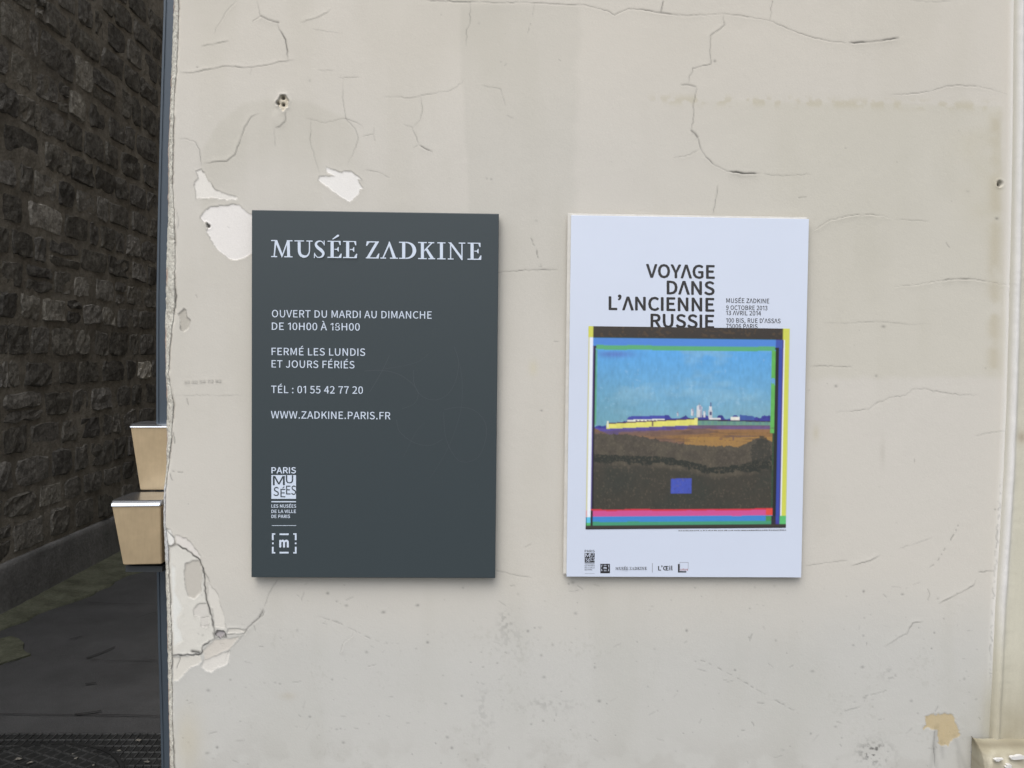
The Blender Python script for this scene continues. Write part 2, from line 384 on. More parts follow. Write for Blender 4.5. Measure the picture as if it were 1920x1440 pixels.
K(c6([(1040,216),(1140,210),(1200,205),(1250,197),(1300,188)]), 1.0, 1.4, 1.5, taper=.12)
K(c6([(118,0),(105,62)]), .4, .3); K(c6([(665,0),(650,105)]), .45, taper=.05)
K(c6([(415,70),(423,125),(352,180),(350,250),(355,320),(262,342),(240,420)]), .42, .5, taper=.04, wig=.9)
K(c6([(200,422),(240,424),(287,436)]), .95, 1.0, 1.4); K(c6([(285,436),(268,520),(268,610),(255,650)]), .5, taper=.04)
K(c6([(252,650),(275,668),(290,690)]), 1.0, 2.2, 2.2, taper=.1); K(c6([(290,685),(305,745),(330,785),(380,830),(440,858),(520,866)]), .65, .9, 1.2, taper=.04)
K(c6([(440,858),(520,868),(605,868)]), 1.0, 1.8, 1.5, taper=.2); K(c6([(600,868),(720,880),(870,870)]), .25)
K(c6([(302,742),(250,775),(165,792)]), .4, -.6); K(c6([(392,920),(380,990),(365,1075)]), .4, .4)
K(c6([(1240,475),(1400,465),(1460,455),(1530,432),(1600,426),(1700,432),(1780,455),(1850,472)]), .45, .4)
K(c6([(850,1165),(900,1130),(950,1100),(1060,1078),(1150,1072),(1200,1076),(1270,1098)]), .55, 1.3); K(c6([(1270,1098),(1450,1105)]), .2)
K(c6([(1350,0),(1470,10),(1560,6)]), .3); K(c6([(790,990),(845,983)]), .5, taper=.02, gaps=True)
K(cR([(540,437),(650,428),(780,405),(870,395),(950,396),(1020,408),(1130,428),(1218,438)]), .5, .9)
K(cR([(790,405),(870,396),(950,397)]), .5, .6)
K(cR([(170,622),(300,626),(450,616),(640,632),(740,628)]), .18); K(cR([(100,848),(230,850),(330,852)]), .4)
K(cR([(240,1090),(310,1082),(410,1074),(440,1050),(530,1010),(605,1000),(650,966),(700,964),(780,982),(890,1000),(985,995)]), .38, wig=.9)
K(cR([(960,1212),(1050,1192),(1180,1182)]), .4)
K(c8([(20,428),(120,415),(240,402)]), .3); K(c8([(255,430),(350,405),(405,372)]), .35, -.7); K(c8([(490,345),(570,320),(665,288)]), .15)
K(c8([(640,445),(690,405),(720,355),(760,290),(805,190)]), .6, gaps=True, wig=1.0)
K(c8([(690,620),(770,580),(820,555),(865,530),(885,490)]), .45, -.9); K(c8([(890,462),(975,455)]), .6)
K(c8([(425,838),(490,790),(535,770),(565,715),(620,708)]), .4, -.9)
K(c8([(300,1085),(380,1070),(430,1050)]), .35, gaps=True); K(c8([(220,1158),(310,1130)]), .25); K(c8([(635,540),(650,575),(635,600)]), .4, .8)
K(cM([(350,230),(372,270),(400,315),(405,370),(412,420),(440,450)]), .65, gaps=True, wig=1.0)
K(cM([(100,498),(240,486),(410,480),(560,478)]), .55, taper=.06)
K(cB([(1150,490),(1290,555),(1430,630),(1580,720),(1750,815)]), .38, gaps=True); K(cB([(60,20),(180,50),(290,70)]), .28)
K(cC([(125,355),(280,410),(380,455),(500,515),(600,555),(740,555)]), .3, gaps=True)
K(cC([(390,470),(380,500),(320,545),(305,600),(290,635)]), .22, -1.2)
# big breaks in the lower left
K(c7([(0,235),(30,250),(70,290),(75,320),(60,330),(30,330)]), .8, .5, 1.3, taper=.05)
K(c7([(75,318),(130,345),(165,378),(190,390),(210,430),(222,470),(228,540),(232,600),(250,650),(260,700),(272,760),(290,790)]), .95, .7, 1.5, taper=.05, wig=1.1)
K(c7([(205,425),(235,480),(255,515)]), .6, taper=.2)
K(c7([(290,790),(250,805),(215,830),(205,870),(150,876),(110,878),(58,880)]), .95, -.8, 1.5, taper=.04, wig=1.1)
K(c7([(150,858),(205,862)]), 1.0, 0, 2.6, taper=.2)
K(c7([(265,760),(275,790)]), 1.0, 0, 2.4, taper=.2); K(c7([(258,690),(268,735)]), .9, 0, 2.0, taper=.2)
K(c7([(280,790),(330,785),(325,760)]), .9, 0, 1.8); K(c7([(330,772),(420,768),(435,745),(465,715),(495,690),(520,640)]), .75, .6, 1.2, taper=.1)
K(c7([(520,640),(540,580),(560,540),(595,490)]), .3); K(c7([(495,690),(515,675),(522,650)]), .6); K(c7([(435,750),(400,795),(345,850),(320,920)]), .25)
K(c7([(110,870),(95,910),(80,950)]), .6, taper=.1); K(c7([(165,645),(200,617),(240,620)]), .35); K(c7([(200,690),(250,682)]), .3); K(c7([(215,735),(250,725)]), .3)
K(c7([(130,1100),(140,1105)]), .4); K(c4([(104,120),(125,180),(120,250)]), .5, .8); K(c4([(100,645),(112,700),(100,760),(107,790)]), .95, .4, 1.5, taper=.1)
K(cE([(560,480),(600,500),(640,505),(690,490)]), .4, gaps=True); K(cE([(555,505),(578,570)]), .5)
K(cE([(580,200),(588,290)]), .8, taper=.1); K(c4([(180,1390),(192,1440)]), .5); K(c4([(100,1372),(560,1372)]), .12)
patch(c7([(275,772),(290,752),(320,756),(330,775),(300,790)]), (170,165,165), edge=.7, depth=.0025)
# random specks, knocks and scuffs, mostly near the bottom
for i in range(430):
    x0 = rng.uniform(335, 1880)
    y0 = rng.uniform(1095, 1440) if rng.random() < .72 else rng.uniform(0, 1440)
    if rng.random() < .62:
        r0 = rng.choice([.8,.9,1.0,1.3,1.7,2.4]); W = win([(x0,y0)], 6)
        g = np.exp(-(((PX[W]-x0)*rng.uniform(.6,1.2))**2+(PY[W]-y0)**2)/r0**2)*rng.uniform(.12,.5)
        COL[W] = COL[W]*(1-g)[...,None]; H[W] -= g*.0006
    else:
        a = rng.gauss(0, .5) if rng.random() < .7 else rng.uniform(0, 3.14); L = rng.uniform(4, 22)
        K([(x0,y0),(x0+L*math.cos(a), y0+L*math.sin(a))], rng.uniform(.08,.3), 0, rng.uniform(.7,1.2), gaps=rng.random()<.5)
mul(sstep(.62,.78,fbm(PX,PY,5,2,131))*sstep(.55,.7,fbm(PX,PY,60,3,132))*sstep(1080,1200,PY), (.94,.94,.93))
# scuffs of rising dirt: dark rubbed cluster at bottom right-middle and left of poster
for (cx0, cy0, rx, ry, am) in [(1640,1412,26,18,.5),(948,1165,12,20,.16),(965,1205,34,26,.08),(905,1330,18,40,.08),(1030,1320,60,12,.10),(1670,1265,14,10,.2),(925,700,30,12,.02)]:
    W = win([(cx0-rx*2,cy0-ry*2),(cx0+rx*2,cy0+ry*2)], 4); x, y = PX[W], PY[W]
    g = np.exp(-((x-cx0)/rx)**2-((y-cy0)/ry)**2)*sstep(.5,.66,fbm(x,y,6,3,141))*am*1.6
    COL[W] = COL[W]*(1-np.clip(g,0,.85))[...,None]
for (cx0, cy0, rx, ry, rgb, am) in [(1530,812,6,14,(178,170,140),.35),(1000,690,8,14,(196,188,150),.3),(540,1305,14,7,(170,160,138),.3),(352,1390,26,60,(190,180,150),.35),(1655,850,5,26,(172,168,158),.35)]:
    W = win([(cx0-rx*2,cy0-ry*2),(cx0+rx*2,cy0+ry*2)], 4); x, y = PX[W], PY[W]
    k = (np.exp(-((x-cx0)/rx)**2-((y-cy0)/ry)**2)*am)[...,None]; COL[W] = COL[W]*(1-k)+lin(rgb)*k
# grey paint sweeps around the ochre patch
for P in [[(1757,1440),(1750,1400),(1754,1370)],[(1745,1440),(1752,1400),(1758,1360)],[(1790,1380),(1810,1440)],[(1765,1390),(1768,1420)],[(1795,1410),(1800,1440)]]:
    W = win(P, 14); d, _, t = seg_dist(PX[W], PY[W], P); COL[W] = COL[W]*(1-.12*np.exp(-(d/4)**2))[...,None]
K([(1753,1360),(1750,1400),(1754,1440)], .35)
# paler bead of filler along the pilaster
pb = np.interp(PY, pilL[:,1], pilL[:,0])
mm = np.exp(-((PX-pb)/5)**2); tint(mm*(1-sstep(1150,1300,PY)), (214,213,210), .75); H += mm*.003
mul(sstep(1240,1330,PY)*np.exp(-((PX-pb)/14)**2), (.86,.84,.76))
K([(x-4, y) for x, y in pilL if 800 < y < 1380], .35, 0, 1.2, wig=1.2, gaps=True)
# edge of the front plaster rounds back into the gap
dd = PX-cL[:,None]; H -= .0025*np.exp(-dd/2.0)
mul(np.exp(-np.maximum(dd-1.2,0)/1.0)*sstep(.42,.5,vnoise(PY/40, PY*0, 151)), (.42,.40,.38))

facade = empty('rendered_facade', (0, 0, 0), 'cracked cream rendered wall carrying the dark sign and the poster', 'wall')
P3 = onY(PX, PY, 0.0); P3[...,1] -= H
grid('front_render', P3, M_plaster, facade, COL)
# corner of bare mortar left of the long crack
um = np.linspace(0, 1, NM)
MX = oL[:,None] + (cL-oL)[:,None]*um[None,:]; MY = np.repeat(ys[:,None], NM, 1)
MH = (-.014*(1-um[None,:])**2.2 - .001) + (fbm(MX, MY*.5, 9, 3, 161)-.5)*.003 + (fbm(MX*1.3, MY, 3.1, 2, 162)-.5)*.0016
MH[:, -1] -= .004
MH[:, 0] -= .004
MC = np.ones(MX.shape+(3,))*lin((203,201,191))
k = ((1-sstep(.1,.45,um[None,:]+.25*(fbm(MX,MY,16,3,163)-.5)))*sstep(.42,.56,fbm(MX*0,MY,60,3,164)))[...,None]
MC = MC*(1-k)+lin((186,160,146))*k
k = (sstep(.55,.72,fbm(MX,MY,3.5,2,165))*.4)[...,None]; MC = MC*(1-k)+lin((110,100,88))*k
# pale filler lump near the boxes
k = (sstep(905,915,MY)*(1-sstep(1045,1062,MY)))[...,None]*.8; MC = MC*(1-k)+lin((196,198,200))*k
P3m = onY(MX, MY, 0.0); P3m[...,1] -= MH
grid('corner_mortar', P3m, M_mortar, facade, MC)
# side of the building running back along the passage
sx = P3m[:, 0, :]
depths = np.array([0, .004, .03, .12, .4, 2, 11.5])
S = np.repeat(sx[::10, None, :], len(depths), 1); S[:, :, 1] += depths[None, :]; S[:, 2:, 0] = np.maximum(S[:, 2:, 0], EDGE) 
grid('side_render', S, M_plain, facade, flip=True)
# rest of the building outside the fine patch (butted against it)
zt = float(P3[0,:,2].min()); zb = float(P3[-1,:,2].max()); xr = float(P3[:,-1,0].min())
tl, tr = P3[0,0], P3[0,-1]; bl, br = P3[-1,0], P3[-1,-1]
R_ = 7.0; HT = 9.0
eL = float(P3m[0,0,0]); eLb = float(P3m[-1,0,0])
def flat(a): return (a[0], 0.0005, a[2])
V = [flat(P3m[0,0]), flat(tr), (R_, .0005, tr[2]), (R_, .0005, HT), (P3m[0,0,0], .0005, HT),
     flat(P3m[-1,0]), flat(br), (R_, .0005, br[2]), (R_, .0005, 0), (P3m[-1,0,0], .0005, 0)]
mesh('upper_render', V[:5], [(0,1,2,3,4)], M_plain, facade)
mesh('lower_render', V[5:], [(1,0,4,3,2)], M_plain2, facade)
mesh('right_render', [(float(tr[0])-.002,.0012,tr[2]+.01),(R_,.0012,tr[2]+.01),(R_,.0012,br[2]-.01),(float(br[0])-.002,.0012,br[2]-.01)], [(0,1,2,3)], M_plain, facade)
mesh('roof_slab', [(EDGE,0,HT),(R_,0,HT),(R_,11.5,HT),(EDGE,11.5,HT)], [(0,1,2,3)], M_plain, facade)
mesh('side_upper', [(EDGE,0,HT),(EDGE,11.5,HT),(EDGE,11.5,float(P3m[0,0,2])),(EDGE,0.004,float(P3m[0,0,2]))], [(0,1,2,3)], M_plain, facade)
mesh('side_lower', [(EDGE,0.004,float(P3m[-1,0,2])),(EDGE,11.5,float(P3m[-1,0,2])),(EDGE,11.5,0),(EDGE,.004,0)], [(0,1,2,3)], M_plain, facade)
# pilaster: raised strip with a rounded bead at its left edge
py_ = np.concatenate([np.linspace(-2600, -110, 12), np.linspace(-100, 1392, 420)])
pl = np.interp(py_, pilL[:,1], pilL[:,0])
sec = [(-.0015,-.004),(0,.002),(.001,.008),(.004,.013),(.008,.015),(.012,.0135),(.014,.011),(.018,.0105),(.024,.011),(.03,.011),(.04,.0115),(.05,.011),(.08,.011),(.2,.011),(.52,.011),(.521,-.002)]
B = onY(pl, py_, 0.0)
PP = np.zeros((len(py_), len(sec), 3))
for j, (dx, h) in enumerate(sec):
    hh = h + (1 if dx < .026 else .12)*(fbm(py_*0+j*9, py_, 40, 3, 171)-.5)*.0022 + (1 if dx < .026 else 0)*(fbm(py_*0+j*3, py_, 6, 2, 172)-.5)*.0007
    PP[:, j, 0] = B[:,0]+dx; PP[:, j, 1] = -hh; PP[:, j, 2] = B[:,2]
jj = np.array([s_[0] for s_ in sec])[None,:]; yy = py_[:,None]
PC = np.ones(PP.shape)*lin((194,191,175))
k = (np.exp(-((jj-.007)/.0065)**2)*(1-sstep(1080,1260,yy)))[...,None]; PC = PC*(1-k)+lin((212,211,209))*k
k = (sstep(1180,1380,yy)*(.35+.6*fbm(jj*800+0*yy, yy*.5, 26, 3, 173)))[...,None]; PC = PC*(1-k)+lin((158,150,128))*k
k = (np.exp(-((yy-818)/12)**2-((jj-.024)/.008)**2)*.6)[...,None]; PC = PC*(1-k)+lin((138,120,100))*k
# dense cross-section for colour
grid('pilaster', PP, M_pil, facade, PC)
# moulded base block of the pilaster
bx0 = onY(1850, 1417, -.049)
nb, mb = 60, 60
zTop = float(bx0[2]); X0 = float(bx0[0])
def base_profile():
    return [(.011, zTop+.012),(.018, zTop+.010),(.026, zTop+.006),(.038, zTop-.002),(.046, zTop-.014),(.049, zTop-.03),(.049, zTop-.2),(.049, .02),(.049,0)]
prof = base_profile(); xs_ = [X0+.002, X0, X0+.001, X0+.006, X0+.012, X0+.03, X0+.08, X0+.2, X0+.62]
yo = [.02, .6, .85, .97, 1, 1, 1, 1, 1]
G = np.zeros((40, 40, 3)); pa = np.linspace(0, 1, 40)
pz = np.interp(pa, np.linspace(0,1,len(prof)), [p[1] for p in prof]); pyv = np.interp(pa, np.linspace(0,1,len(prof)), [p[0] for p in prof])
xa = np.interp(pa, np.linspace(0,1,len(xs_)), xs_); ya = np.interp(pa, np.linspace(0,1,len(xs_)), yo)
G[:,:,0] = xa[None,:]; G[:,:,2] = pz[:,None]; G[:,:,1] = -(pyv[:,None]*ya[None,:]) - (RNG.rand(40,40)-.5)*.0016
GX, GY = np.meshgrid(xa*1000, pz*1000)
GC = np.ones(G.shape)*lin((183,178,160))
k = (sstep(.5,.68,fbm(GX,GY,18,3,181)))[...,None]*.6; GC = GC*(1-k)+lin((150,142,122))*k
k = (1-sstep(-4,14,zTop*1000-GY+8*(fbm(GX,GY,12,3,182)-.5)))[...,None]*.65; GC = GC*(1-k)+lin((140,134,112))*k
k = (np.exp(-((GX-X0*1000)/9)**2)*.5)[...,None]; GC = GC*(1-k)+lin((128,122,104))*k  # shadow line painted into the colour down the left edge
k = sstep(.006,.0,np.abs(GY-(zTop*1000+7))/1000)[...,None]*.55; GC = GC*(1-k)+lin((112,104,86))*k  # painted shadow line along the top edge of the block
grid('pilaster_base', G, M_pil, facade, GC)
for (cx_, cy_, a_, b_) in [(1872,1425,8,2.6),(1909,1421,11,3.6),(1892,1438,6,3)]:
    th = np.linspace(0, 2*math.pi, 13)[:-1]; rr = 1+.5*np.array([rng.uniform(-1,1) for _ in th])
    pp = onY(cx_+a_*rr*np.cos(th), cy_+b_*rr*np.sin(th), -.0515); mesh('paint_chip', np.vstack([pp, pp+[0,.006,0]]), [tuple(range(12))]+[(i,(i+1)%12,12+(i+1)%12,12+i) for i in range(12)], M_flake, facade)

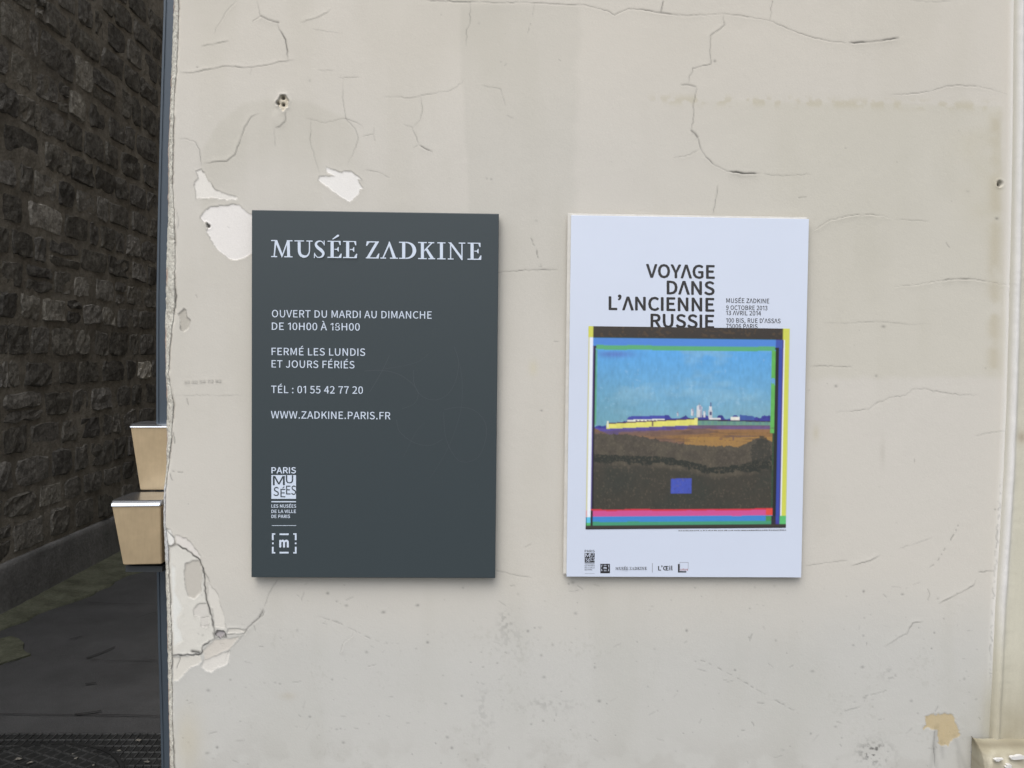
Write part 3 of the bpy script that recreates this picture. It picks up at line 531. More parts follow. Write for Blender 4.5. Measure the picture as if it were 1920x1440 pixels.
# ================================================================== PRINT HELPERS
GLYPHS = r'''{"g":{"A":[[[4,0],[93,0],[160,214],[416,214],[483,0],[576,0],[339,699],[240,699],[182,283],[217,391],[241,469],[264,547],[286,628],[290,628],[313,548],[336,470],[361,391],[394,283]],[[0,12,7],[12,6,7],[12,13,6],[13,5,6],[0,11,12],[14,5,13],[15,5,14],[0,10,11],[16,5,15],[0,9,10],[0,8,9],[17,5,16],[0,2,8],[2,17,8],[2,3,17],[3,5,17],[0,1,2],[4,5,3]],580],"B":[[[96,0],[319,0],[457,23],[550,91],[584,205],[565,287],[515,343],[442,372],[442,377],[497,410],[532,463],[544,528],[513,627],[428,682],[303,699],[96,699],[184,402],[184,629],[292,629],[383,619],[438,583],[457,517],[440,455],[385,416],[288,402],[184,71],[184,334],[306,334],[410,320],[475,279],[497,208],[474,130],[409,85],[306,71]],[[0,17,15],[17,14,15],[17,13,14],[17,18,13],[18,12,13],[0,16,17],[19,12,18],[19,11,12],[20,11,19],[21,11,20],[21,10,11],[22,10,21],[22,9,10],[23,9,22],[24,9,23],[24,8,9],[0,26,16],[26,24,16],[26,8,24],[26,7,8],[26,6,7],[26,27,6],[27,28,6],[28,5,6],[0,25,26],[29,5,28],[29,4,5],[30,4,29],[31,4,30],[31,3,4],[32,3,31],[32,2,3],[33,2,32],[0,33,25],[0,2,33],[0,1,2]],627],"C":[[[360,-12],[443,-1],[514,33],[574,88],[526,144],[478,101],[425,74],[363,65],[248,100],[173,199],[146,352],[174,503],[251,600],[366,634],[422,626],[469,603],[509,568],[557,626],[508,668],[444,699],[365,712],[206,668],[96,544],[55,349],[95,154],[203,31]],[[21,19,20],[21,18,19],[21,17,18],[22,12,21],[12,13,21],[13,17,21],[14,17,13],[15,17,14],[15,16,17],[22,11,12],[23,11,22],[23,10,11],[23,9,10],[24,9,23],[24,8,9],[25,8,24],[5,3,4],[6,3,5],[25,7,8],[6,2,3],[7,2,6],[25,2,7],[25,1,2],[0,1,25]],609],"D":[[[96,0],[275,0],[453,42],[562,162],[600,352],[562,541],[452,659],[271,699],[96,699],[184,72],[184,628],[263,628],[400,596],[482,502],[509,352],[482,201],[400,106],[263,72]],[[0,10,8],[10,7,8],[10,6,7],[10,11,6],[11,12,6],[12,5,6],[0,9,10],[13,5,12],[13,4,5],[14,4,13],[15,4,14],[15,3,4],[16,3,15],[16,2,3],[17,2,16],[0,17,9],[0,2,17],[0,1,2]],656],"E":[[[96,0],[509,0],[509,75],[184,75],[184,330],[449,330],[449,405],[184,405],[184,625],[499,625],[499,699],[96,699]],[[0,8,11],[8,10,11],[8,9,10],[0,7,8],[0,4,7],[4,6,7],[4,5,6],[0,3,4],[0,2,3],[0,1,2]],562],"F":[[[96,0],[184,0],[184,314],[451,314],[451,388],[184,388],[184,625],[499,625],[499,699],[96,699]],[[0,6,9],[6,8,9],[6,7,8],[0,5,6],[0,2,5],[2,4,5],[2,3,4],[0,1,2]],527],"G":[[[371,-12],[458,-2],[532,27],[587,69],[587,362],[357,362],[357,289],[506,289],[506,106],[472,84],[428,70],[380,65],[252,100],[173,199],[146,352],[175,503],[256,600],[379,634],[441,625],[490,602],[529,568],[577,626],[529,667],[462,699],[376,712],[210,668],[97,544],[55,349],[96,154],[207,31]],[[25,23,24],[25,22,23],[26,16,25],[16,17,25],[17,22,25],[17,21,22],[18,21,17],[18,19,21],[19,20,21],[26,15,16],[27,15,26],[27,14,15],[6,4,5],[6,7,4],[7,3,4],[27,13,14],[28,13,27],[8,3,7],[28,12,13],[29,12,28],[9,3,8],[29,11,12],[10,3,9],[11,3,10],[11,2,3],[29,2,11],[0,2,29],[0,1,2]],657],"H":[[[96,0],[184,0],[184,330],[510,330],[510,0],[599,0],[599,699],[510,699],[510,406],[184,406],[184,699],[96,699]],[[0,10,11],[0,9,10],[8,6,7],[8,5,6],[0,2,9],[2,8,9],[2,3,8],[3,5,8],[0,1,2],[4,5,3]],695],"I":[[[96,0],[184,0],[184,699],[96,699]],[[0,2,3],[0,1,2]],280],"J":[[[226,-12],[337,17],[399,95],[419,205],[419,699],[330,699],[330,214],[318,128],[280,80],[217,65],[171,73],[130,98],[96,144],[33,98],[82,37],[146,0]],[[6,4,5],[6,3,4],[7,3,6],[7,2,3],[13,11,12],[8,2,7],[13,10,11],[14,10,13],[8,1,2],[9,1,8],[14,9,10],[14,1,9],[15,1,14],[15,0,1]],511],"K":[[[96,0],[184,0],[184,221],[304,364],[514,0],[612,0],[360,434],[579,699],[479,699],[186,348],[184,348],[184,699],[96,699]],[[0,11,12],[0,10,11],[9,7,8],[9,6,7],[9,3,6],[3,5,6],[9,2,3],[4,5,3],[0,9,10],[0,2,9],[0,1,2]],616],"L":[[[96,0],[490,0],[490,75],[184,75],[184,699],[96,699]],[[0,4,5],[0,3,4],[0,2,3],[0,1,2]],518],"M":[[[96,0],[175,0],[175,387],[174,454],[170,526],[164,593],[168,593],[224,434],[357,71],[416,71],[547,434],[604,593],[608,593],[602,526],[598,454],[596,387],[596,0],[678,0],[678,699],[572,699],[439,325],[423,277],[407,228],[390,179],[386,179],[370,228],[353,277],[336,325],[202,699],[96,699]],[[0,5,29],[5,28,29],[5,6,28],[6,27,28],[20,11,19],[11,18,19],[11,12,18],[12,17,18],[0,4,5],[7,27,6],[20,10,11],[13,17,12],[0,3,4],[14,17,13],[15,17,14],[0,2,3],[8,27,7],[20,9,10],[0,1,2],[16,17,15],[8,26,27],[21,9,20],[22,9,21],[8,25,26],[23,9,22],[8,24,25],[8,23,24],[8,9,23]],775],"N":[[[96,0],[179,0],[179,367],[177,441],[173,514],[169,586],[173,586],[248,442],[503,0],[593,0],[593,699],[509,699],[509,336],[511,262],[516,187],[522,114],[517,114],[442,258],[186,699],[96,699]],[[0,5,19],[5,18,19],[5,6,18],[6,17,18],[12,10,11],[12,9,10],[0,4,5],[7,17,6],[0,3,4],[8,17,7],[0,2,3],[0,1,2],[13,9,12],[14,9,13],[8,16,17],[15,9,14],[8,15,16],[8,9,15]],690],"O":[[[354,-12],[509,32],[614,158],[652,352],[614,545],[509,668],[354,712],[198,668],[94,545],[55,352],[94,158],[198,32],[354,65],[244,101],[172,200],[146,352],[172,503],[244,600],[354,634],[464,600],[536,503],[562,352],[536,200],[464,101]],[[7,5,6],[8,17,7],[17,18,7],[18,5,7],[18,19,5],[19,4,5],[8,16,17],[20,4,19],[9,16,8],[20,3,4],[9,15,16],[21,3,20],[10,15,9],[10,14,15],[22,3,21],[22,2,3],[10,13,14],[23,2,22],[11,13,10],[23,1,2],[12,1,23],[11,12,13],[11,1,12],[11,0,1]],708],"P":[[[96,0],[184,0],[184,279],[299,279],[435,302],[524,372],[557,494],[524,615],[433,680],[296,699],[96,699],[184,350],[184,628],[284,628],[387,616],[449,574],[469,494],[450,412],[390,365],[288,350]],[[0,12,10],[12,9,10],[12,8,9],[12,13,8],[13,7,8],[0,11,12],[14,7,13],[15,7,14],[15,6,7],[16,6,15],[17,6,16],[17,5,6],[18,5,17],[18,4,5],[19,4,18],[0,2,11],[2,19,11],[2,4,19],[2,3,4],[0,1,2]],604],"R":[[[184,367],[184,628],[301,628],[394,616],[452,576],[471,504],[452,428],[394,382],[301,367],[480,0],[579,0],[402,306],[484,343],[539,409],[559,504],[527,619],[441,681],[315,699],[96,699],[96,0],[184,0],[184,297],[310,297]],[[19,1,18],[1,17,18],[1,16,17],[1,2,16],[2,15,16],[19,0,1],[3,15,2],[3,14,15],[4,14,3],[5,14,4],[6,14,5],[6,13,14],[7,13,6],[7,12,13],[8,12,7],[19,21,0],[21,8,0],[21,12,8],[21,11,12],[21,22,11],[22,10,11],[19,20,21],[9,10,22]],606],"S":[[[290,-12],[416,14],[498,85],[527,186],[508,273],[457,332],[383,373],[284,416],[230,441],[186,477],[168,533],[184,587],[229,622],[299,634],[359,626],[412,604],[458,569],[504,626],[447,670],[378,700],[299,712],[185,687],[107,622],[78,526],[101,441],[155,383],[220,347],[320,303],[381,274],[422,236],[438,178],[420,119],[370,79],[291,65],[220,76],[154,106],[98,152],[46,91],[114,36],[196,0]],[[21,19,20],[21,18,19],[22,18,21],[22,13,18],[13,17,18],[22,12,13],[14,17,13],[15,17,14],[15,16,17],[23,12,22],[23,11,12],[23,10,11],[23,9,10],[24,9,23],[24,8,9],[24,7,8],[25,7,24],[25,6,7],[26,6,25],[26,5,6],[27,5,26],[27,4,5],[28,4,27],[29,4,28],[29,3,4],[30,3,29],[30,2,3],[31,2,30],[37,35,36],[32,2,31],[37,34,35],[38,34,37],[32,1,2],[33,1,32],[38,33,34],[38,1,33],[39,1,38],[39,0,1]],569],"T":[[[241,0],[330,0],[330,625],[542,625],[542,699],[30,699],[30,625],[241,625]],[[6,4,5],[6,3,4],[7,3,6],[0,2,7],[2,3,7],[0,1,2]],572],"U":[[[344,-12],[473,16],[562,111],[595,288],[595,699],[510,699],[510,286],[488,154],[428,85],[344,65],[261,85],[203,154],[181,286],[181,699],[93,699],[93,288],[127,111],[216,16]],[[15,13,14],[15,12,13],[6,4,5],[6,3,4],[16,12,15],[6,2,3],[16,11,12],[7,2,6],[16,10,11],[8,2,7],[8,1,2],[17,10,16],[17,9,10],[9,1,8],[17,1,9],[17,0,1]],688],"V":[[[224,0],[326,0],[548,699],[459,699],[346,320],[324,242],[303,168],[279,90],[275,90],[251,168],[229,242],[207,320],[93,699],[1,699]],[[0,12,13],[0,11,12],[4,2,3],[4,1,2],[0,10,11],[5,1,4],[0,9,10],[6,1,5],[0,8,9],[7,1,6],[0,7,8],[0,1,7]],549],"W":[[[173,0],[278,0],[382,422],[393,476],[406,528],[417,581],[421,581],[432,528],[443,476],[455,422],[561,0],[668,0],[812,699],[728,699],[652,319],[640,243],[627,168],[614,92],[609,92],[592,168],[576,244],[559,319],[462,699],[381,699],[284,319],[267,243],[250,168],[235,92],[231,92],[217,168],[203,243],[189,319],[115,699],[25,699]],[[0,32,33],[0,31,32],[24,22,23],[24,5,22],[5,6,22],[6,21,22],[14,12,13],[14,11,12],[24,4,5],[7,21,6],[24,3,4],[8,21,7],[24,2,3],[9,21,8],[24,1,2],[10,21,9],[0,30,31],[25,1,24],[10,20,21],[15,11,14],[10,19,20],[0,29,30],[26,1,25],[16,11,15],[10,18,19],[0,28,29],[27,1,26],[17,11,16],[0,27,28],[0,1,27],[10,17,18],[10,11,17]],838],"Y":[[[209,0],[297,0],[297,271],[507,699],[416,699],[326,502],[304,451],[280,400],[256,348],[252,348],[228,400],[206,451],[183,502],[93,699],[-1,699],[209,271]],[[15,13,14],[15,12,13],[5,3,4],[5,2,3],[15,11,12],[6,2,5],[15,10,11],[7,2,6],[15,9,10],[8,2,7],[15,8,9],[15,2,8],[0,2,15],[0,1,2]],507],"Z":[[[48,0],[530,0],[530,75],[156,75],[526,647],[526,699],[81,699],[81,625],[417,625],[48,53]],[[7,5,6],[7,4,5],[7,8,4],[8,3,4],[9,3,8],[9,2,3],[9,1,2],[0,1,9]],575],"É":[[[291,743],[452,865],[402,925],[252,787],[96,0],[509,0],[509,75],[184,75],[184,330],[449,330],[449,405],[184,405],[184,625],[499,625],[499,699],[96,699]],[[4,12,15],[12,14,15],[12,13,14],[4,11,12],[4,8,11],[8,10,11],[8,9,10],[4,7,8],[4,6,7],[4,5,6],[3,1,2],[3,0,1]],562],"À":[[[4,0],[93,0],[160,214],[416,214],[483,0],[576,0],[339,699],[240,699],[182,283],[217,391],[241,469],[264,547],[286,628],[290,628],[313,548],[336,470],[361,391],[394,283],[306,743],[346,787],[196,925],[146,865]],[[21,19,20],[18,19,21],[0,12,7],[12,6,7],[12,13,6],[13,5,6],[0,11,12],[14,5,13],[15,5,14],[0,10,11],[16,5,15],[0,9,10],[0,8,9],[17,5,16],[0,2,8],[2,17,8],[2,3,17],[3,5,17],[0,1,2],[4,5,3]],580],"Λ":[[[1,0],[90,0],[202,379],[225,457],[246,532],[270,610],[275,610],[298,532],[319,457],[341,379],[455,0],[548,0],[325,699],[222,699]],[[0,5,13],[5,12,13],[5,6,12],[6,11,12],[0,4,5],[7,11,6],[0,3,4],[8,11,7],[0,2,3],[9,11,8],[0,1,2],[10,11,9]],549],"0":[[[265,-12],[380,28],[456,149],[483,352],[456,553],[380,672],[265,712],[149,672],[74,553],[48,352],[74,149],[149,28],[265,58],[195,89],[149,185],[132,352],[149,518],[195,613],[265,643],[335,613],[382,518],[399,352],[382,185],[335,89]],[[7,5,6],[8,17,7],[17,18,7],[18,5,7],[18,19,5],[19,4,5],[8,16,17],[20,4,19],[9,16,8],[20,3,4],[21,3,20],[9,15,16],[10,15,9],[10,14,15],[22,3,21],[22,2,3],[10,13,14],[23,2,22],[11,13,10],[23,1,2],[11,12,13],[12,1,23],[11,1,12],[0,1,11]],530],"1":[[[84,0],[467,0],[467,72],[327,72],[327,699],[260,699],[220,679],[172,663],[115,650],[115,594],[240,594],[240,72],[84,72]],[[6,4,5],[6,10,4],[10,3,4],[7,10,6],[8,10,7],[9,10,8],[11,3,10],[0,11,12],[0,3,11],[0,2,3],[0,1,2]],530],"2":[[[42,0],[482,0],[482,75],[288,75],[251,74],[212,72],[174,69],[318,220],[414,365],[448,506],[423,615],[353,686],[244,712],[164,699],[97,663],[38,609],[89,560],[131,602],[179,630],[234,641],[306,623],[348,574],[362,503],[328,375],[223,227],[42,52]],[[13,11,12],[14,11,13],[14,10,11],[15,19,14],[19,10,14],[15,18,19],[20,10,19],[15,17,18],[21,10,20],[21,9,10],[16,17,15],[22,9,21],[22,8,9],[23,8,22],[24,8,23],[24,7,8],[25,7,24],[25,6,7],[4,2,3],[4,1,2],[5,1,4],[6,1,5],[25,1,6],[0,1,25]],530],"3":[[[251,-12],[365,12],[445,80],[476,187],[456,271],[403,331],[328,364],[328,369],[393,405],[436,461],[452,537],[425,631],[353,691],[248,712],[174,701],[109,671],[53,629],[100,573],[143,609],[191,632],[245,641],[308,627],[349,589],[363,530],[345,462],[284,415],[170,397],[170,330],[298,313],[367,264],[387,190],[369,121],[319,76],[245,60],[174,72],[118,101],[72,140],[28,84],[82,36],[155,1]],[[14,12,13],[15,12,14],[15,11,12],[16,20,15],[20,11,15],[16,19,20],[21,11,20],[16,18,19],[21,10,11],[17,18,16],[22,10,21],[23,10,22],[23,9,10],[24,9,23],[25,9,24],[25,8,9],[26,8,25],[26,7,8],[27,7,26],[27,6,7],[27,5,6],[27,28,5],[28,4,5],[29,4,28],[29,3,4],[30,3,29],[31,3,30],[31,2,3],[37,35,36],[32,2,31],[37,34,35],[38,34,37],[32,1,2],[33,1,32],[38,33,34],[38,1,33],[39,1,38],[39,0,1]],530],"4":[[[324,0],[406,0],[406,193],[500,193],[500,262],[406,262],[406,699],[310,699],[19,250],[19,193],[324,193],[324,262],[110,262],[269,501],[289,535],[307,570],[325,604],[329,604],[327,563],[325,517],[324,477]],[[8,6,7],[8,16,6],[16,17,6],[17,5,6],[8,15,16],[18,5,17],[8,14,15],[19,5,18],[8,13,14],[20,5,19],[8,12,13],[11,5,20],[8,11,12],[8,5,11],[8,4,5],[8,3,4],[9,3,8],[10,3,9],[0,2,10],[2,3,10],[0,1,2]],530],"5":[[[250,-12],[361,16],[446,97],[479,227],[450,354],[374,427],[268,450],[229,447],[195,437],[163,423],[181,625],[444,625],[444,699],[105,699],[82,373],[129,343],[166,366],[203,380],[245,384],[322,365],[372,311],[390,225],[370,137],[317,80],[241,60],[169,71],[114,100],[70,137],[26,80],[81,35],[154,1]],[[14,10,13],[10,12,13],[10,11,12],[14,9,10],[7,5,6],[8,5,7],[9,5,8],[9,4,5],[14,18,9],[18,4,9],[14,17,18],[19,4,18],[14,16,17],[15,16,14],[20,4,19],[20,3,4],[21,3,20],[21,2,3],[22,2,21],[28,26,27],[23,2,22],[28,25,26],[23,1,2],[24,1,23],[29,25,28],[29,24,25],[29,1,24],[30,1,29],[30,0,1]],530],"6":[[[287,-12],[388,16],[460,96],[488,215],[464,337],[397,410],[294,434],[238,424],[183,395],[135,350],[162,521],[227,613],[316,640],[357,633],[395,615],[426,587],[476,640],[432,677],[378,702],[312,712],[185,674],[90,553],[53,334],[84,141],[167,26],[137,280],[185,332],[234,361],[279,369],[350,350],[392,297],[405,215],[390,131],[347,76],[287,56],[211,82],[161,158]],[[20,18,19],[20,17,18],[20,16,17],[21,11,20],[11,12,20],[12,16,20],[13,16,12],[13,14,16],[14,15,16],[21,10,11],[22,10,21],[22,9,10],[7,5,6],[8,5,7],[8,4,5],[9,28,8],[28,4,8],[9,27,28],[29,4,28],[9,26,27],[22,26,9],[30,4,29],[30,3,4],[23,25,22],[25,26,22],[31,3,30],[23,36,25],[32,3,31],[32,2,3],[23,35,36],[24,35,23],[33,2,32],[33,1,2],[24,34,35],[34,1,33],[24,1,34],[0,1,24]],530],"7":[[[189,0],[279,0],[301,243],[361,447],[485,647],[485,699],[47,699],[47,625],[386,625],[277,437],[215,237]],[[7,5,6],[7,4,5],[7,8,4],[8,3,4],[9,3,8],[9,2,3],[10,2,9],[10,1,2],[0,1,10]],530],"8":[[[267,-12],[382,12],[458,76],[485,168],[469,251],[426,310],[368,352],[368,357],[410,399],[446,456],[461,526],[437,621],[372,686],[269,710],[171,687],[103,625],[77,532],[91,466],[125,412],[172,371],[172,367],[110,323],[63,258],[44,174],[73,77],[152,12],[315,380],[237,415],[179,463],[156,532],[171,591],[210,631],[268,645],[332,628],[372,584],[386,521],[378,471],[354,423],[268,52],[193,69],[141,115],[121,181],[134,244],[167,297],[217,340],[310,299],[377,248],[402,171],[386,109],[339,68]],[[14,12,13],[15,12,14],[15,32,12],[32,11,12],[15,31,32],[33,11,32],[15,30,31],[34,11,33],[16,30,15],[34,10,11],[16,29,30],[35,10,34],[17,29,16],[17,28,29],[35,9,10],[36,9,35],[37,9,36],[18,28,17],[18,27,28],[37,8,9],[26,8,37],[18,26,27],[19,26,18],[26,7,8],[19,7,26],[20,7,19],[21,44,20],[44,7,20],[44,6,7],[44,5,6],[21,43,44],[45,5,44],[22,43,21],[45,4,5],[46,4,45],[22,42,43],[23,42,22],[46,3,4],[47,3,46],[23,41,42],[23,40,41],[24,40,23],[48,3,47],[48,2,3],[24,39,40],[49,2,48],[25,39,24],[49,1,2],[25,38,39],[38,1,49],[25,1,38],[25,0,1]],530],"9":[[[224,-12],[348,26],[441,152],[478,380],[447,564],[363,675],[242,712],[142,683],[70,604],[42,485],[66,364],[133,290],[235,265],[293,276],[348,305],[396,350],[368,179],[305,87],[221,60],[177,67],[137,85],[103,114],[55,59],[100,22],[155,-3],[395,423],[347,370],[297,339],[249,330],[180,349],[138,403],[124,485],[140,569],[182,624],[243,644],[320,619],[371,545]],[[7,5,6],[8,5,7],[8,34,5],[34,35,5],[35,4,5],[8,33,34],[8,32,33],[36,4,35],[9,32,8],[9,31,32],[36,3,4],[25,3,36],[10,31,9],[10,30,31],[26,3,25],[10,29,30],[26,15,3],[15,2,3],[27,15,26],[11,29,10],[27,14,15],[16,2,15],[11,28,29],[28,14,27],[11,14,28],[11,13,14],[12,13,11],[17,2,16],[17,1,2],[22,20,21],[18,1,17],[22,19,20],[22,18,19],[22,1,18],[23,1,22],[23,0,1],[24,0,23]],530],".":[[[133,-12],[164,-4],[187,19],[196,53],[187,89],[164,112],[133,120],[101,112],[78,89],[70,53],[78,19],[101,-4]],[[7,5,6],[8,5,7],[8,4,5],[9,4,8],[9,3,4],[10,3,9],[10,2,3],[10,1,2],[11,1,10],[11,0,1]],265],",":[[[72,-181],[146,-134],[194,-66],[211,18],[202,73],[177,108],[137,120],[105,113],[81,92],[72,59],[80,26],[104,5],[135,-2],[146,-1],[134,-54],[101,-98],[51,-130]],[[7,5,6],[8,5,7],[8,4,5],[9,4,8],[9,3,4],[10,3,9],[11,3,10],[11,13,3],[13,2,3],[12,13,11],[14,2,13],[15,2,14],[15,1,2],[16,1,15],[0,1,16]],265],":":[[[133,-12],[164,-4],[187,19],[196,53],[187,89],[164,112],[133,120],[101,112],[78,89],[70,53],[78,19],[101,-4],[133,372],[164,380],[187,404],[196,439],[187,473],[164,497],[133,506],[101,497],[78,473],[70,439],[78,404],[101,380]],[[19,17,18],[19,16,17],[20,16,19],[20,15,16],[21,15,20],[22,15,21],[22,14,15],[23,14,22],[23,13,14],[12,13,23],[7,5,6],[8,5,7],[8,4,5],[9,4,8],[9,3,4],[10,3,9],[10,2,3],[10,1,2],[11,1,10],[11,0,1]],265],"’":[[[31,571],[51,535],[109,575],[153,636],[170,713],[160,760],[132,792],[95,804],[59,795],[37,772],[30,742],[37,711],[58,689],[90,681],[100,682],[109,685],[116,689],[105,645],[76,604]],[[8,6,7],[9,6,8],[9,5,6],[10,5,9],[10,4,5],[11,4,10],[11,16,4],[16,3,4],[12,16,11],[13,16,12],[13,15,16],[17,3,16],[13,14,15],[18,3,17],[18,2,3],[0,2,18],[0,1,2]],230],"\u0027":[[[105,461],[159,461],[175,638],[177,735],[86,735],[88,638]],[[5,3,4],[5,2,3],[0,2,5],[0,1,2]],265],"c":[[[292,-12],[353,-4],[409,18],[460,52],[422,112],[386,86],[345,67],[299,60],[216,85],[160,154],[139,258],[161,363],[218,433],[302,458],[340,452],[374,436],[405,413],[449,470],[409,500],[360,523],[299,531],[175,499],[84,406],[50,258],[82,112],[168,20]],[[21,19,20],[21,18,19],[21,17,18],[22,13,21],[13,17,21],[13,14,17],[14,15,17],[15,16,17],[22,12,13],[22,11,12],[23,11,22],[23,10,11],[24,10,23],[24,9,10],[24,8,9],[25,8,24],[5,3,4],[6,3,5],[25,7,8],[7,3,6],[25,3,7],[25,2,3],[0,2,25],[0,1,2]],487],"u":[[[239,-12],[304,-1],[360,32],[410,81],[413,81],[420,0],[492,0],[492,518],[405,518],[405,151],[359,101],[314,72],[265,63],[209,77],[178,122],[168,200],[168,518],[80,518],[80,190],[97,78],[149,11]],[[18,16,17],[18,15,16],[9,7,8],[9,6,7],[18,14,15],[19,14,18],[10,4,9],[4,6,9],[19,13,14],[11,3,10],[3,4,10],[11,2,3],[5,6,4],[20,13,19],[20,12,13],[12,2,11],[20,2,12],[20,1,2],[0,1,20]],579],"l":[[[179,-12],[200,-11],[217,-8],[230,-5],[217,62],[210,61],[204,60],[199,60],[187,64],[179,76],[175,97],[175,759],[88,759],[88,103],[97,40],[127,1]],[[13,11,12],[13,10,11],[14,10,13],[14,9,10],[14,8,9],[14,7,8],[5,3,4],[6,3,5],[7,3,6],[14,3,7],[15,3,14],[0,3,15],[0,2,3],[0,1,2]],271],"t":[[[250,-12],[283,-10],[315,-3],[346,7],[329,72],[310,65],[290,60],[270,58],[222,70],[197,104],[190,157],[190,447],[331,447],[331,518],[190,518],[190,664],[117,664],[108,518],[26,513],[26,447],[103,447],[103,160],[117,69],[163,9]],[[17,15,16],[17,14,15],[18,14,17],[18,13,14],[18,12,13],[19,12,18],[20,12,19],[21,11,20],[11,12,20],[21,10,11],[22,10,21],[22,9,10],[22,8,9],[5,3,4],[22,7,8],[23,7,22],[6,3,5],[7,3,6],[23,3,7],[0,3,23],[0,2,3],[0,1,2]],360],"e":[[[298,-12],[363,-5],[419,13],[467,40],[437,98],[397,76],[355,62],[307,57],[220,80],[161,142],[135,238],[485,238],[486,253],[488,270],[488,288],[464,417],[394,501],[281,531],[169,498],[83,404],[50,258],[83,112],[172,20],[134,300],[161,388],[214,443],[283,462],[353,443],[397,389],[412,300]],[[18,16,17],[18,15,16],[19,25,18],[25,26,18],[26,15,18],[27,15,26],[28,15,27],[19,24,25],[28,14,15],[20,24,19],[29,14,28],[20,23,24],[20,29,23],[20,14,29],[20,13,14],[20,12,13],[21,10,20],[10,12,20],[10,11,12],[21,9,10],[21,8,9],[22,8,21],[5,3,4],[22,7,8],[6,3,5],[7,3,6],[22,3,7],[22,2,3],[0,2,22],[0,1,2]],529],"i":[[[132,625],[162,632],[182,652],[190,683],[182,712],[162,732],[132,739],[102,732],[82,712],[74,683],[82,652],[102,632],[88,0],[175,0],[175,518],[88,518]],[[12,14,15],[12,13,14],[7,5,6],[8,5,7],[8,4,5],[9,4,8],[9,3,4],[10,3,9],[10,2,3],[11,2,10],[11,1,2],[0,1,11]],263],"x":[[[14,0],[106,0],[175,121],[193,153],[210,184],[228,214],[233,214],[252,184],[271,153],[289,121],[365,0],[461,0],[290,261],[447,518],[357,518],[293,404],[277,375],[262,347],[247,318],[242,318],[225,347],[208,375],[192,404],[122,518],[28,518],[185,270]],[[25,23,24],[25,22,23],[15,13,14],[15,12,13],[25,21,22],[16,12,15],[25,20,21],[17,12,16],[25,19,20],[18,12,17],[25,18,19],[25,12,18],[0,5,25],[5,12,25],[5,6,12],[6,11,12],[0,4,5],[7,11,6],[8,11,7],[0,3,4],[0,2,3],[9,11,8],[0,1,2],[10,11,9]],475],"r":[[[88,0],[175,0],[175,333],[215,403],[260,441],[305,453],[324,452],[340,449],[356,444],[372,520],[356,527],[338,530],[317,531],[261,518],[211,481],[170,423],[168,423],[159,518],[88,518]],[[13,11,12],[13,10,11],[13,9,10],[13,8,9],[14,7,13],[7,8,13],[0,17,18],[0,16,17],[15,5,14],[5,6,14],[6,7,14],[15,4,5],[15,3,4],[0,15,16],[0,2,15],[2,3,15],[0,1,2]],370],"m":[[[88,0],[175,0],[175,376],[221,420],[265,446],[305,455],[359,441],[391,396],[402,317],[402,0],[488,0],[488,376],[535,420],[578,446],[619,455],[673,441],[705,396],[715,317],[715,0],[802,0],[802,328],[785,439],[733,508],[646,531],[585,518],[529,484],[474,432],[445,485],[399,519],[331,531],[272,519],[218,488],[170,443],[168,443],[159,518],[88,518]],[[30,28,29],[24,22,23],[31,28,30],[31,27,28],[25,22,24],[0,34,35],[0,33,34],[25,21,22],[32,27,31],[32,5,27],[5,26,27],[26,14,25],[14,21,25],[32,4,5],[6,26,5],[26,13,14],[15,21,14],[32,3,4],[26,12,13],[0,32,33],[0,2,32],[2,3,32],[7,26,6],[16,21,15],[16,20,21],[7,12,26],[7,11,12],[8,11,7],[17,20,16],[0,1,2],[8,10,11],[17,19,20],[9,10,8],[18,19,17]],883],"Œ":[[[393,0],[850,0],[850,75],[544,75],[544,330],[791,330],[791,405],[544,405],[544,625],[839,625],[839,699],[398,699],[213,659],[96,541],[55,352],[96,162],[211,42],[403,72],[262,106],[175,201],[146,352],[175,503],[262,596],[403,628],[456,628],[456,72]],[[12,10,11],[12,9,10],[13,22,12],[22,23,12],[23,24,12],[24,9,12],[25,8,24],[8,9,24],[25,7,8],[13,21,22],[14,21,13],[14,20,21],[25,4,7],[4,6,7],[4,5,6],[15,20,14],[15,19,20],[25,3,4],[15,18,19],[16,18,15],[16,17,18],[25,2,3],[25,1,2],[16,25,17],[16,1,25],[0,1,16]],904],"œ":[[[281,-12],[360,2],[424,45],[472,116],[522,47],[587,3],[663,-12],[729,-5],[785,13],[834,40],[802,101],[763,79],[721,64],[674,58],[593,81],[535,143],[511,238],[850,238],[852,253],[854,269],[855,286],[831,415],[763,501],[654,531],[582,515],[520,470],[472,401],[424,472],[359,516],[283,531],[167,499],[82,406],[50,258],[82,112],[166,20],[283,60],[208,85],[157,154],[138,258],[157,363],[208,433],[283,458],[359,433],[410,363],[429,258],[410,154],[359,85],[511,296],[536,384],[585,441],[651,462],[719,443],[762,387],[777,296]],[[30,28,29],[24,22,23],[30,27,28],[25,22,24],[25,50,22],[50,21,22],[31,41,30],[41,27,30],[41,26,27],[26,49,25],[49,50,25],[51,21,50],[31,40,41],[42,26,41],[52,21,51],[26,48,49],[43,26,42],[31,39,40],[52,20,21],[32,39,31],[43,48,26],[53,20,52],[43,47,48],[32,38,39],[44,47,43],[44,53,47],[44,20,53],[44,19,20],[44,18,19],[33,38,32],[33,37,38],[45,16,44],[16,18,44],[16,17,18],[45,15,16],[33,36,37],[46,15,45],[46,3,15],[3,14,15],[46,2,3],[4,14,3],[34,36,33],[11,9,10],[35,2,46],[34,35,36],[4,13,14],[12,9,11],[13,9,12],[34,2,35],[4,9,13],[5,9,4],[34,1,2],[5,8,9],[0,1,34],[5,7,8],[6,7,5]],894]},"sp":213}'''
GD = json.loads(GLYPHS)
